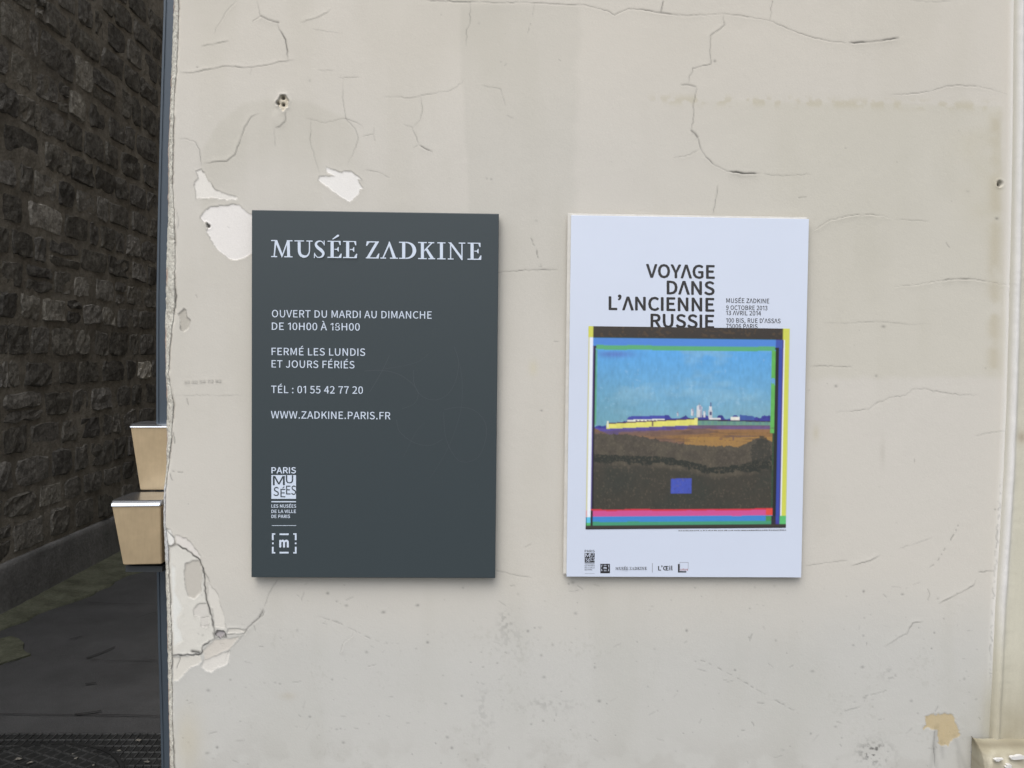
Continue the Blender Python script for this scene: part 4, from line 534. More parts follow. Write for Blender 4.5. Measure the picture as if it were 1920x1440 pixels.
GD['g']['I'] = [[[82, 0], [171, 0], [171, 699], [82, 699]], [[0, 1, 2, 3]], 250]
GD['g']['1'] = [[[226, 0], [313, 0], [313, 699], [239, 699], [226, 609], [68, 519], [68, 604]], [[0, 1, 2, 3, 4], [4, 3, 6, 5]], 403]
_glyphs = {}
def text_mesh(txt, offset=0.0):
    """letter outlines laid side by side; offset fattens the strokes"""
    key = (txt, offset)
    if key in _glyphs: return _glyphs[key]
    V = []; Fc = []; x = 0
    for ch in txt:
        if ch == ' ': x += GD['sp']*1.15; continue
        gv, gf, adv = GD['g'][ch]; b = len(V)
        P = np.array(gv, float)/1000
        V += [(p[0]+x/1000, p[1]) for p in P]; Fc += [tuple(i+b for i in f) for f in gf]
        x += adv+22
    V = np.array(V)
    _glyphs[key] = (V, Fc); return V, Fc
CAPH = text_mesh('H')[0][:,1].max(); XH = text_mesh('x')[0][:,1].max()
def text_line(txt, x0, yb0, x1, yb1, cap, Y, m, parent, offset=0.0, name='text_line', ref=None, th=.00015, **kw):
    V, Fc = text_mesh(txt); ref = ref or CAPH
    offset = max(offset, .004)*(1 if offset >= 0 else 0)
    ed = {}
    for f in Fc:
        for a, b in zip(f, f[1:]+f[:1]): ed[(a,b)] = 1
    open_ = [(a, b) for (a,b) in ed if (b,a) not in ed]
    lo = V[:,0].min()-offset; span = np.ptp(V[:,0])+2*offset
    sh = [(0,0)] + ([(offset*math.cos(t), offset*math.sin(t)) for t in np.arange(8)*math.pi/4] if offset else [])
    AV = []; AF = []
    for i, (dx, dy) in enumerate(sh):
        uu = (V[:,0]+dx-lo)/span; vv = (V[:,1]+dy)/(ref+offset)
        P = onY(x0+uu*(x1-x0), yb0+uu*(yb1-yb0)-vv*cap, Y-.000006*i)
        n = len(P); b0 = len(AV); AV += list(P); AF += [tuple(q+b0 for q in f) for f in Fc]
        if i == 0:
            AV += list(P+[0, th, 0]); AF += [(p, q, q+n, p+n) for p, q in open_]
    return mesh(name, AV, AF, m, parent, **kw)
def poly_px(name, polys, Y, m, parent, th=.00015, **kw):
    """thin raised polygons given in traced points; each a hair prouder than the last"""
    V = []; Fc = []
    for i, P in enumerate(polys):
        P = np.asarray(P, float); q = onY(P[:,0], P[:,1], Y-i*.000012); n = len(q); b = len(V)
        V += [tuple(p) for p in q]+[tuple(p+np.array([0,th,0])) for p in q]
        Fc += [tuple(range(b, b+n))]+[(b+j, b+(j+1)%n, b+n+(j+1)%n, b+n+j) for j in range(n)]
    return mesh(name, V, Fc, m, parent, **kw)
def rc(x0,y0,x1,y1): return [(x0,y0),(x1,y0),(x1,y1),(x0,y1)]
def ribbon(pts):
    P = np.array(pts, float); n = len(P); out = []
    for i in range(n-1):
        p0 = P[max(i-1,0)]; p1 = P[i]; p2 = P[i+1]; p3 = P[min(i+2,n-1)]
        for t in np.linspace(0,1,7)[:-1]:
            out.append(.5*((2*p1)+(-p0+p2)*t+(2*p0-5*p1+4*p2-p3)*t*t+(-p0+3*p1-3*p2+p3)*t**3))
    out.append(P[-1]); Q = np.array(out)
    T = np.gradient(Q[:,:2], axis=0); T /= np.hypot(T[:,0],T[:,1])[:,None]+1e-9; N = np.stack([-T[:,1],T[:,0]],1)
    Lf = Q[:,:2]+N*Q[:,2:3]/2; Rt = Q[:,:2]-N*Q[:,2:3]/2
    return [ [Lf[i],Lf[i+1],Rt[i+1],Rt[i]] for i in range(len(Q)-1)]
def SER():
    G = {}
    th = np.linspace(math.pi/2, -math.pi/2, 17)
    outer_ = [(55+92*abs(math.cos(t))**.85, 73+73*math.sin(t)) for t in th]
    inner_ = [(55+61*abs(math.cos(t))**.85, 73+63*math.sin(t)) for t in th]
    bowl = [[outer_[i],outer_[i+1],inner_[i+1],inner_[i]] for i in range(16)]
    G['E'] = (120, [rc(26,0,53,146),rc(0,138,112,146),rc(0,0,118,9),rc(60,70,95,78),[(112,146),(113,110),(105,110),(94,137)],[(118,0),(121,38),(113,38),(94,9)],[(80,78),(90,94),(96,94),(96,55),(90,55),(80,70)]])
    G['Z'] = (115, [rc(8,137,112,146),rc(0,0,110,9),[(82,137),(109,139),(34,9),(6,7)],[(8,146),(2,108),(11,108),(30,137)],[(110,0),(116,42),(107,42),(88,9)]])
    G['V'] = (150, [[(18,9),(29,9),(84,128),(76,146)],[(73,146),(80,146),(133,9),(105,9),(69,128)],rc(0,0,48,9),rc(82,0,150,9)])
    G['D'] = (147, [rc(26,0,53,146),rc(0,137,30,146),rc(0,0,30,9)]+bowl)
    G['K'] = (145, [rc(24,0,50,146),rc(0,137,74,146),rc(0,0,74,9),[(54,64),(54,80),(110,138),(124,138)],[(62,84),(78,96),(137,7),(107,7)],rc(88,137,138,146),rc(88,0,146,9)])
    G['I'] = (71, [rc(23,0,49,146),rc(0,137,71,146),rc(0,0,71,9)])
    G['N'] = (155, [rc(24,0,34,138),rc(4,0,54,9),rc(121,10,131,146),rc(98,137,155,146),[(4,146),(34,146),(131,18),(131,-5),(123,-5),(18,138)]])
    G['M'] = (184, [[(22,8),(32,8),(46,136),(32,138)],[(28,146),(52,146),(98,28),(91,0)],[(86,0),(96,0),(150,146),(138,146)],[(135,146),(159,146),(163,8),(138,8)],rc(0,0,52,9),rc(112,0,184,9),rc(0,137,40,146),rc(140,137,184,146)])
    G['U'] = (157, ribbon([(41,144,25),(41,95,25),(42,55,25),(52,24,23),(78,9,22),(108,14,14),(126,42,10),(129,80,10),(129,144,10)])+[rc(0,137,82,146),rc(103,137,157,146)])
    G['S'] = (100, ribbon([(84,116,7),(74,134,8),(52,142,10),(28,134,16),(17,112,20),(32,88,25),(60,66,27),(80,40,23),(72,14,16),(48,3,9),(24,8,8),(9,30,7)])+[[(84,148),(91,148),(92,106),(85,106)],[(0,-3),(7,-3),(10,42),(2,42)]])
    return G
SG = SER(); ACC = [[(38,160),(47,158),(99,186),(97,199),(84,199)]]
TITLE = [('M',38,222),('U',238,395),('S',405,505),('E',522,642),('E',655,775),('Z',850,965),('V',975,1125),('D',1135,1282),('K',1298,1443),('I',1462,1533),('N',1548,1703),('E',1722,1840)]
def serif_line(x0, yb0, x1, yb1, cap, Y, m, parent, bold=0):
    """museum name in roman capitals: one part per word"""
    for wi, (a, b) in enumerate(((0,5),(5,12))):
        polys = []
        for gi, (ch, l, r) in enumerate(TITLE[a:b]):
            Wd, PL = SG[ch]; PL = list(PL)
            if wi == 0 and gi == 3: PL += ACC
            for P in PL:
                q = []
                for (x, y) in P:
                    X = l+x*(r-l)/Wd; t = (X-38)/(1840-38); q.append((x0+t*(x1-x0), yb0+t*(yb1-yb0)-y/146*cap))
                polys.append(q)
        poly_px('title_word', polys, Y, m, parent)

# ================================================================== DARK SIGN
sx0, sz0, sW, sH = -0.3887, EYE+0.2362, 0.4044, 0.6059
px0, pz0, pW, pH = 0.136, EYE+0.2371, 0.4000, 0.6063
YS = -.017; k_ = (D-.017)/(D-.022); sx0 *= k_; sW *= k_; sH *= k_; sz0 = EYE+(sz0-EYE)*k_
sign = empty('museum_sign', (sx0+sW/2, 0, sz0-sH), 'dark grey museum sign with opening hours in pale letters, left of the poster', 'sign')
boardo = boxmesh('board', (sx0, YS, sz0-sH), (sx0+sW, YS+.012, sz0), M_board, sign, bevel=.0012)
for fx in (.1, .9):
    for fz in (.12, .88):
        boxmesh('standoff', (sx0+sW*fx-.01, YS+.012, sz0-sH*fz-.01), (sx0+sW*fx+.01, -.0005, sz0-sH*fz+.01), M_boardedge, sign)
YT = YS-.0003
serif_line(508.3, 482, 902.5, 487.3, 32, YT, M_letter, sign)
for t in [('OUVERT DU MARDI AU DIMANCHE',509.7,594.7,809.5,597.5,13.6),('DE 10H00 À 18H00',509.7,618.3,674.7,619.8,13.6),('FERMÉ LES LUNDIS',509.2,665.6,684.7,667.2,13.6),
          ('ET JOURS FÉRIÉS',509.2,688.9,664.7,690.7,13.6),('TÉL : 01 55 42 77 20',508.3,736.7,680.5,738.3,13.6),('WWW.ZADKINE.PARIS.FR',508,784.2,732,786.3,13.6)]:
    text_line(t[0], t[1], t[2], t[3], t[4], t[5], YT, M_letter, sign, offset=.004)
# nicks over the rubbed digit
poly_px('nick', [[(630,612),(637,605.5),(638,606.5),(631,613)],[(628,616),(634,613),(634.5,614),(629,617)],[(622,612),(628,607),(628.4,607.6),(622.6,612.8)]], YT-.0003, M_board, sign, th=.0005)
zp = lambda L, s=7.2, ox=480, oy=860: [(ox+x/s, oy+y/s) for x, y in L]
def logo(parent, Y, m, mbg, s, ox, oy, which):
    """stacked wordmark: PARIS / square with MU-SEES / three small lines"""
    z = lambda L: zp(L, s, ox, oy)
    def tl(txt, x0, yb, x1, cap, mm_, off, dY=0, nm='text_line'):
        (a, b), (c_, d_) = z([(x0, yb), (x1, yb)]); text_line(txt, a, b, c_, d_, cap/s, Y-dY, mm_, parent, offset=off, name=nm)
    tl('PARIS', 208, 197, 540, 82, m, .02 if which == 0 else .0)
    poly_px('emblem_square', [z(rc(208,222,540,542))], Y, m, parent)
    for (ch, x0, x1, yb, cap) in [('M',228,388,358,124),('U',403,502,330,106),('S',236,308,502,120),('É',330,396,520,112),('E',406,466,482,118),('S',476,540,486,122)]:
        tl(ch, x0, yb, x1, cap, mbg, 0, .0002, 'emblem_letter')
    poly_px('rule', [z(rc(208,574,540,589))], Y, m, parent)
    tl('LES MUSÉES', 208, 661, 542, 43, m, .02 if which == 0 else 0); tl('DE LA VILLE', 208, 732, 540, 43, m, .02 if which == 0 else 0); tl('DE PARIS', 208, 800, 460, 43, m, .02 if which == 0 else 0)
    poly_px('rule', [z(rc(214,900,542,906))], Y, M_grey if which else m, parent)
def mlogo(parent, Y, m, s, ox, oy):
    z = lambda L: zp(L, s, ox, oy); R = []
    for sx_ in (0, 1):
        fx = (lambda v: v) if sx_ == 0 else (lambda v: 763-v)
        for (a,b,c_,d_) in [(215,1008,260,1026),(215,1027,238,1100),(217,1132,238,1155),(215,1190,238,1261),(215,1262,260,1280)]:
            R.append(z(rc(min(fx(a),fx(c_)),b,max(fx(a),fx(c_)),d_)))
    R += [z(rc(318,1010,440,1032)), z(rc(318,1258,440,1280))]
    poly_px('bracket_mark', R, Y, m, parent)
    (a,b),(c_,d_) = z([(314,1193),(443,1193)]); text_line('m', a, b, c_, d_, 97/s, Y, m, parent, offset=.04, name='emblem_letter', ref=XH)
logo(sign, YT, M_letter, M_board, 7.2, 480, 860, 0)
mlogo(sign, YT, M_letter, 7.2, 480, 860)
# fine scratches on the enamel
def scratch(L, wd=.7):
    poly_px('scratch', ribbon([(460+x/3, 380+y/3, wd) for x, y in L]), YS-.00005, M_scr, sign, th=.00005)
scratch([(670,947),(760,943),(850,960),(930,1010),(972,1070),(950,1130),(880,1160)]); scratch([(810,860),(770,945),(700,1065)])
scratch([(785,935),(900,915),(980,890),(1030,850)], .5); scratch([(945,940),(950,1020),(990,1085),(1060,1110),(1130,1085),(1180,1010),(1200,900),(1175,810)])
scratch([(1205,900),(1220,1010),(1215,1150),(1180,1280),(1130,1400),(1040,1550)], .5)
scratch([(1120,1165),(1200,1150),(1290,1170),(1350,1240),(1350,1340),(1300,1440),(1200,1450),(1130,1330),(1115,1180)]); scratch([(850,1220),(870,1290),(950,1350),(1040,1365),(1110,1330)])
scratch([(890,1430),(960,1290),(1010,1240)], .4)

# ================================================================== POSTER
YP = -.012
poster = empty('exhibition_poster', (px0+pW/2, 0, pz0-pH), 'pale blue-white exhibition poster with a landscape picture in misregistered colour frames', 'poster')
boxmesh('plastic_sheet', (px0-.0055, YP+.0035, pz0-pH+.004), (px0+pW-.002, YP+.0055, pz0+.0035), M_plexi, poster, bevel=.0006)
boxmesh('backing', (px0+.006, YP+.0056, pz0-pH+.006), (px0+pW-.006, -.0004, pz0-.006), M_back, poster)
boxmesh('paper', (px0, YP, pz0-pH), (px0+pW, YP+.0033, pz0), M_paper, poster, bevel=.0004)
YQ = YP-.0002
for t in [('VOYΛGE',1211.3,519.8,1340.4,522,25,.027),('DΛNS',1250,551,1340,552.6,25,.027),('L’ΛNCIENNE',1141.2,580.4,1339.6,583.6,25,.027),('RUSSIE',1219.7,613,1339.2,615.2,25,.027)]:
    text_line(*t[:6], YQ, M_ink, poster, offset=t[6], name='title_line', th=.0002)
for t in [('MUSÉE ZΛDKINE',1361.9,567.5,1442.3,568.6,8.4),('9 OCTOBRE 2013',1361.5,580.6,1439,581.6,8.2),('13 ΛVRIL 2014',1361.5,590.6,1427,591.4,8.2),("100 BIS, RUE D’ΛSSΛS",1361.5,604.6,1463.6,605.8,8.2),('75006 PΛRIS',1361.5,615.3,1420.4,616,8.2)]:
    text_line(*t, YQ, M_ink, poster, offset=.009, th=.0002)
# picture panel, a vertex-coloured print
NU = 360
UU, VV = np.meshgrid(np.linspace(0, 380, NU), np.linspace(0, 380, NU))
IMG = np.ones(UU.shape+(3,))*lin((207,216,233))
def put(mask, rgb, amt=1.0):
    global IMG
    k = (np.asarray(mask, float)*amt)[...,None]; IMG = IMG*(1-k)+lin(rgb)*k
def R4(u0, v0, u1, v1): return (UU>=u0)&(UU<u1)&(VV>=v0)&(VV<v1)
n1 = fbm(UU,VV,70,4,201); n2 = fbm(UU,VV,16,4,202); n3 = fbm(UU,VV,5,3,203); nf = fbm(UU,VV,2.4,2,204)
put(R4(3,22,9,357), (232,238,248))
put(R4(11,34,360,380), (40,38,36)); pic = R4(14,41,354,344.5)
wob = 1.2*(fbm(UU,VV*0,22,2,207)-.5)
sky_t = np.clip((VV-44)/135,0,1)
skc = lin((88,164,226))*(1-sky_t)[...,None]**1 + lin((118,168,188))*sky_t[...,None]
IMG = np.where(pic[...,None], skc, IMG)
put(pic*(1-sstep(14,140,UU))*sstep(60,160,VV), (96,152,170), .45)
put(pic*sstep(.5,.72,fbm(UU,VV*2.6,80,4,205)), (150,190,206), .35); put(pic*sstep(.45,.7,n1)*sstep(110,170,VV), (132,170,184), .35)
put(pic*sstep(.66,.76,n3)*sstep(.5,.7,n2), (176,206,224), .25); put(pic*np.exp(-((VV-52)/6)**2)*np.exp(-((UU-50)/34)**2), (90,110,190), .7)
put(pic*(nf>.9)*(n3>.6), (60,90,130), .4)
# generic far settlement: tree line, long pale house, drum towers, boundary wall
tl_ = 171-7*sstep(.4,.75,fbm(UU,UU*0,14,3,211))-2.5*fbm(UU,UU*0,4,2,212)+np.interp(UU,[14,60,110,160,354],[19,11,8,2,4])
put(pic&(VV>tl_)&(VV<192), (54,58,148)); put(pic&(VV>tl_)&(VV<192)&(n3>.6), (38,38,110), .6)
put(pic&(VV>168.5+(UU-76)*-.03)&(VV<175)&(UU>80-(VV-168)*.8)&(UU<147), (66,74,164))
put(R4(76,173,147,180)&(VV>175-(UU-76)*.03), (226,228,214)); 
for k_ in range(92, 143, 7): put(R4(k_,175,k_+2.4,178), (80,70,120), .9)
put(R4(230,171,252,178), (222,224,226)); put(R4(234,174,249,177), (90,84,150), .7); put(R4(272,169,288,177), (226,226,216)); put((VV>165)&R4(288,165,316,178)&(VV>166+(UU-300)*.1), (60,88,160))
for (cu_, w_, top, bot) in [(212,5,152,170),(199,3,157,167),(222,2.2,160,170),(171,1.6,163,168)]:
    put(R4(cu_-w_,top,cu_+w_,bot), (206,208,208)); put(R4(cu_+w_*.2,top,cu_+w_,bot), (130,136,170), .7); put(((UU-cu_)/(w_*1.05))**2+((VV-top)/(w_*1.1))**2 < 1, (210,214,220)); put(((UU-cu_-w_*.4)/(w_*.6))**2+((VV-top)/(w_*.9))**2 < 1, (120,128,168), .7); put(R4(cu_-.7,top-w_*2.0,cu_+.7,top), (140,146,168))
put(R4(229,156,237,171), (196,198,206)); put(R4(231,159,235,166), (70,70,110)); put(R4(230.5,149,235.5,156), (214,216,220)); put(R4(232,141,234,150), (90,96,140))
wt = np.interp(UU,[37,209],[183,173.5]); wb = np.interp(UU,[33,209],[192,184.5])
put((UU>36)&(UU<209)&(VV>wt)&(VV<wb), (222,218,110)); put((UU>39)&(UU<203)&(VV>wt-2)&(VV<wt), (72,30,70)); put(R4(38,177,41,190), (226,230,210)); put(R4(122,178,125,187), (120,104,84)); put(R4(203,171,209,184), (230,226,130))
put((UU>=209)&(UU<354)&(VV>175+(UU-209)*.02)&(VV<184.5+(UU-209)*.01), (104,150,132)); put((UU>=209)&(UU<354)&(VV>173.5+(UU-209)*.02)&(VV<176+(UU-209)*.02), (52,36,70)); put((UU>=209)&(UU<354)&(np.floor(UU/6)%2==0)&(VV>177)&(VV<184), (84,124,140), .4)
gl = np.interp(UU,[14,40,209,354],[190,192,184.5,185])
gr = pic&(VV>gl); dv = VV-gl
put(gr, (118,92,66)); 
put(gr&(dv<np.interp(UU,[14,45,209,354],[1,11,9,7])+2*(n3-.5)), (84,74,158), .95); put(gr&(UU>190)&(dv<12), (118,92,110), .6)
put(gr&(dv>=7)&(UU>60), (146,108,64), .8); put(gr*sstep(.45,.62,fbm(UU*.35+VV*.4,VV*3.4,26,3,214)), (96,78,84), .6)
put(gr&(dv>22)&(UU>185)&(dv<46)&(n2<.62), (166,128,66), .75)
sc = gr&(VV>np.interp(UU,[14,90,150,200,290,325,354],[200,204,216,222,225,207,218])+6*(n3-.5)+3*(nf-.5))
put(sc, (82,76,64)); put(sc*sstep(.4,.65,n2), (70,64,56), .8); put(sc*sstep(.55,.7,nf), (98,90,78), .3)
db = np.interp(UU,[14,80,150,200,240,300,354],[246,250,252,262,272,266,258])
m1 = pic&(np.abs(VV-db-6*(n2-.5)) < 7+9*(n2-.5)+5*(n3-.5)+8*sstep(290,340,UU)); put(m1&((nf+.6*n3)>.62), (38,42,36))
lw = pic&(VV>db+14*(n3)); put(lw*sstep(0,10,VV-db-8), (56,54,46), .9); put(lw*sstep(.45,.7,n1)*sstep(0,30,VV-db), (46,52,46), .6); put(lw*(1-sstep(0,70,VV-db))*sstep(.4,.7,n2), (66,62,54), .5)
put(pic&(VV>205)&(VV<252)&(((UU-330)/18)**2+((VV-238)/34)**2+1.2*(n3-.5)<1), (52,52,46), .85)
put(R4(160.5,284.5,199.5,314)&(VV>285+ (nf-.5)+(199-UU)*.02), (64,82,178))
# colour separation frames
put((UU>=9)&(UU<368)&(VV<21.5), (52,44,38)); put((UU>=9)&(UU<367)&(VV<20)&(n3>.62)&(n2>.5), (104,80,48), .6)
put(R4(0,0,9,21), (206,208,84)); put(R4(0.3,21,2.6,345), (206,200,120), .8); put(R4(0,345,2.6,357), (220,150,140), .8)
put(R4(9,20.5,354,22.5), (30,110,100)); put(R4(9,21.5,354,36), (74,134,214)); put(R4(354,21.5,369,38), (56,82,170)); put((UU>=15)&(UU<353)&(VV>=35+wob)&(VV<43.5+wob*2), (88,170,116)); put(R4(14,44,17,185), (90,165,120), .8)
put(R4(9,36,11.4,343), (66,50,128)); put(R4(11.4,36,14,343), (24,22,30))
put((UU>=347)&(UU<354)&(VV>=43)&(VV<200)&~((VV>95)&(VV<112)&(n3>.45)), (96,178,86)); put(R4(351,200,354,343), (44,70,50))
put(R4(354,37,360.5,366), (26,28,24)); put(R4(360,38,368,366), (54,72,166)); put(R4(366.8,22,368.4,366), (70,30,90), .8); put(R4(368.4,22,371,357), (236,240,250)); put((UU>=371)&(UU<379.5)&(VV<357), (206,210,84)); put(R4(367,0,380,22), (206,210,84)); put(R4(360,366,368.4,374), (60,60,150))
put((UU>=9)&(UU<354)&(VV>=343+wob)&(VV<347), (206,48,66)); put((UU>=12)&(UU<354)&(VV>=346+wob)&(VV<357), (204,80,146)); put(R4(341,344,354,357), (222,74,60)); put(R4(9,344,13,357), (222,70,70))
put((UU>=9)&(UU<354)&(VV>=356.5+.6*wob)&(VV<369), (58,134,206)); put(R4(341,357,352,372), (70,140,80)); put((UU>=9)&(UU<352)&(VV>=366.5+wob)&(VV<374), (66,152,116))
put(R4(0,357,9,368), (96,196,232)); put(R4(0,368,9,374), (84,182,110)); put(R4(9,345,13,374), (30,26,26)); put(R4(368,357,380,374), (88,188,110)); put(R4(352,357,360,374), (40,36,50))
put((UU>=9)&(UU<368)&(VV<21.5), (36,30,27), .5); put((VV>=373.5)|((UU<1.2)&(VV>357)), (54,48,42)); put(VV>=378, (10,26,34))
g_ = (1+.16*(fbm(UU,VV,9,4,231)-.5)+.20*(fbm(UU*1.0,VV*.35,3,2,232)-.5)+.10*(fbm(UU,VV,60,3,233)-.5))*np.where((VV>44)&(VV<343)&(UU>14)&(UU<354), 1, 0) + np.where((VV>44)&(VV<343)&(UU>14)&(UU<354), 0, 1+.05*(n3-.5))
IMG = IMG*g_[...,None]
put(pic&(VV>196)&(VV<345), (118,96,70), .0)
put(pic&(VV>200)&(((nf*.5+.5*fbm(UU*2,VV*.8,4,2,235))>.66)), (116,104,86), .28); put(pic&(VV>196)&(nf<.22), (34,34,30), .35)
put(pic&(VV>186)&(VV<216)&(UU>120)&(fbm(UU*.3,VV*3,8,3,236)>.6), (86,66,60), .45)
K3 = np.array([.2,.6,.2])
IMG = K3[0]*np.roll(IMG,1,0)+K3[1]*IMG+K3[2]*np.roll(IMG,-1,0); IMG = K3[0]*np.roll(IMG,1,1)+K3[1]*IMG+K3[2]*np.roll(IMG,-1,1)
IMG[0] = IMG[2]; IMG[-1] = IMG[-3]; IMG[:,0] = IMG[:,2]; IMG[:,-1] = IMG[:,-3]
cor = np.array([(1103.5,611.5),(1481,616.2),(1473.5,989.3),(1098,992.5)])
uu = (UU/380)[...,None]; vv = (VV/380)[...,None]
Q = cor[0]*(1-uu)*(1-vv)+cor[1]*uu*(1-vv)+cor[2]*uu*vv+cor[3]*(1-uu)*vv
PI_ = onY(Q[...,0], Q[...,1], YP-.0006)
grid('printed_picture', PI_, M_print, poster, IMG, smooth=False)
# foot of the poster: logos and credit
s2 = 7.385*332/137
logo(poster, YQ, M_ink, M_paper, 332/137*7.385, 1060+268/7.385-208/(332/137*7.385), 980+411/7.385-197/(332/137*7.385), 1)
z7 = lambda L: [(1060+x/7.385, 980+y/7.385) for x, y in L]
poly_px('emblem_square', [z7(rc(485,570,618,700))], YQ, M_ink, poster)
sm = 7.2*333*1.0/ (104/7.385*7.2) # px scale for bracket mark inside its square
mlogo(poster, YQ-.0002, M_paper, 333/(104/7.385), 1060+500/7.385-215/(333/(104/7.385)), 980+585/7.385-1008/(333/(104/7.385)))
serif_line(1060+693/7.385, 980+655/7.385, 1060+1128/7.385, 980+652/7.385, 5.4, YQ, M_ink, poster)
poly_px('rule', [z7(rc(1202,560,1207,690))], YQ, M_grey, poster)
text_line('L’Œil', 1060+1285/7.385, 980+660/7.385, 1060+1485/7.385, 980+658/7.385, 8.0, YQ, M_ink, poster, offset=.028)
poly_px('corner_mark', [z7(rc(1560,572,1582,690)), z7(rc(1582,672,1675,690))], YQ, M_ink, poster)
poly_px('outline_square', [z7(rc(1585,548,1703,551)), z7(rc(1585,551,1588,658)), z7(rc(1700,551,1703,640))], YQ, M_grey, poster)
text_line('culture', 1060+1588/7.385, 980+664/7.385, 1060+1698/7.385, 980+663/7.385, 3.1, YQ, M_red, poster, offset=0, ref=XH)
# credit line too small to read: rows of tiny ticks
tk = []; x = 1272.0
while x < 1474:
    wd = rng.uniform(1.2, 4.5); yb = 995.6-(x-1272)*.008
    tk.append(rc(x, yb-rng.uniform(.6,1.1), min(x+wd,1474), yb+.25)); x += wd+rng.choice([.5,.6,.7,1.6])
poly_px('credit_line', tk, YQ, M_grey, poster, kind='stuff')
# faint pencilled number on the render, left of the dark sign
M_pencil = mat('pencil', A(192,189.5,182), rough=.8)
text_line('01 48 54 73 92', 345, 719, 414, 716, 6.0, -.0012, M_pencil, facade, offset=0, name='pencil_number')

# ================================================================== STEEL GATE EDGE AND BOXES
gp = np.array([(306.5,-160),(306.5,0),(302.5,120),(299,240),(295,400),(292.3,560),(292,720),(292.2,900),(293,1062),(295.5,1200),(299,1320),(302,1440),(304,1560)])
yg = .13
gate = empty('gate_leaf', (EDGE-.02, yg, 0), 'blue-grey steel gate leaf seen edge-on behind the wall corner', 'gate')
zz = np.linspace(-160, 1560, 30); gx = np.interp(zz, gp[:,1], gp[:,0]); gL = onY(gx, zz, yg)
prof = [(.10,.05),(0,.05),(0,.002),(.001,0),(.0045,0),(.0055,.0015),(.0065,.0015),(.0075,0),(.11,0)]
PG = np.zeros((len(zz)+1, len(prof), 3))
for j, (dx, dy) in enumerate(prof): PG[:-1, j] = gL+[dx, dy, 0]
PG[-1] = PG[-2]; PG[-1,:,2] = .03
grid('edge_stile', PG, M_post, gate, smooth=False)
PT = np.zeros((2, len(prof), 3)); 
zt2 = float(gL[0][2]); boxmesh('upper_stile', (float(gL[0][0]), yg, zt2), (float(gL[0][0])+.1, yg+.05, 2.6), M_post, gate)
boxmesh('leaf_panel', (float(gL[5][0])+.012, yg+.05, .05), (float(gL[5][0])+.042, yg+.95, 2.6), M_post, gate)

def tapered(name, front, yf, depth, shrink, label, group, lid_px):
    """front: TL,TR,BR,BL traced corners at depth yf"""
    root_z = float(onY(front[3][0], front[3][1], yf)[2])
    rt = empty(name, (float(onY(front[0][0],front[0][1],yf)[0])+.05, yf, root_z), label, 'box', group)
    f = np.array([onY(x, y, yf) for x, y in front])
    lid_h = float(f[0][2]-onY(front[0][0], front[0][1]+lid_px, yf)[2])
    W_ = f[1][0]-f[0][0]
    def at(s_, t_, d): # s across, t down from top
        l = f[0]*(1-t_)+f[3]*t_; r = f[1]*(1-t_)+f[2]*t_
        p = l*(1-s_)+r*s_; return np.array([p[0], yf+d, p[2]])
    tb = lid_h/(f[0][2]-f[3][2])
    # body: front panel plus sides, slightly inset from the lid
    V = [at(0.004,tb,.0012), at(.996,tb,.0012), at(.99,1,.0012+.006), at(0.006,1,.0012+.006), at(.004,tb,depth), at(.996,tb,depth), at(.99,1,depth-shrink), at(.006,1,depth-shrink)]
    bm = bmesh.new(); vs_ = [bm.verts.new(Vector(v)-Vector(rt.location)) for v in V]
    for q in [(0,3,2,1),(4,5,6,7),(0,4,7,3),(1,2,6,5),(3,7,6,2),(0,1,5,4)]: bm.faces.new([vs_[i] for i in q])
    bmesh.ops.recalc_face_normals(bm, faces=bm.faces[:]); bmesh.ops.bevel(bm, geom=bm.edges[:], offset=.0012, segments=2, affect='EDGES')
    me = bpy.data.meshes.new('body'); bm.to_mesh(me); bm.free(); link('body', me, M_tan, rt)
    # lid: folded steel cap with a rounded front edge
    prof = [(tb, -.0006),(tb*.8,-.0002),(tb*.5,.0026),(tb*.2,.0062),(tb*.05,.0088),(0,.013)]
    n = len(prof); V = []; 
    for s_, dx in ((0,-.0012),(.004,0),(.02,.0),(.98,0),(1.0,0)):
        for (t_, d) in prof:
            p = at(s_, t_, d + (.0015 if s_ in (0,1.0) else 0)); p[0] += dx; V.append(p)
        p = at(s_, 0, depth); p[0] += dx; V.append(p)
        p = at(s_, tb, depth); p[0] += dx; V.append(p)
    k_ = n+2; Fc = []
    for a in range(4):
        for b in range(k_-1): Fc.append((a*k_+b, a*k_+b+1, (a+1)*k_+b+1, (a+1)*k_+b))
    Fc.append(tuple(range(k_))); Fc.append(tuple(range(4*k_, 5*k_))[::-1])
    mesh('lid', V, Fc, M_steel, rt)
    return rt
tapered('tapered_box', [(243,795),(322,795),(322,920),(259.5,920)], .112, .075, .004, 'upper tan tapered metal box, half hidden behind the wall corner', 'tapered metal boxes at the wall corner', 6)
bx = tapered('tapered_box', [(207,939.5),(300.5,938.5),(300.5,1059.5),(227,1061)], .012, .096, .006, 'lower and nearer tan tapered metal box with a pale steel lid', 'tapered metal boxes at the wall corner', 10)
a = onY(222, 1062.5, .030); b = onY(304, 1062.5, .030)
boxmesh('foot_plate', (float(a[0])+.012, .03, float(a[2])-.009), (float(b[0]), .1, float(a[2])+.001), M_boardedge, bx)

# ================================================================== PASSAGE: stone wall, floor, manhole
def wallpt(px, py):
    p = onX(np.asarray(px, float), np.asarray(py, float), WX); return p
vpx, vpy = 915.0, 669.0
def zline(y0):      # height of the course line that meets x=0 at y0
    return float(wallpt(0, y0)[2])
WY0, WY1, WH = -0.4, 11.5, 8.5
swall = empty('rubble_wall', (WX, (WY0+WY1)/2, 0), 'dark rubble stone wall with plinth along the left side of the passage', 'wall')
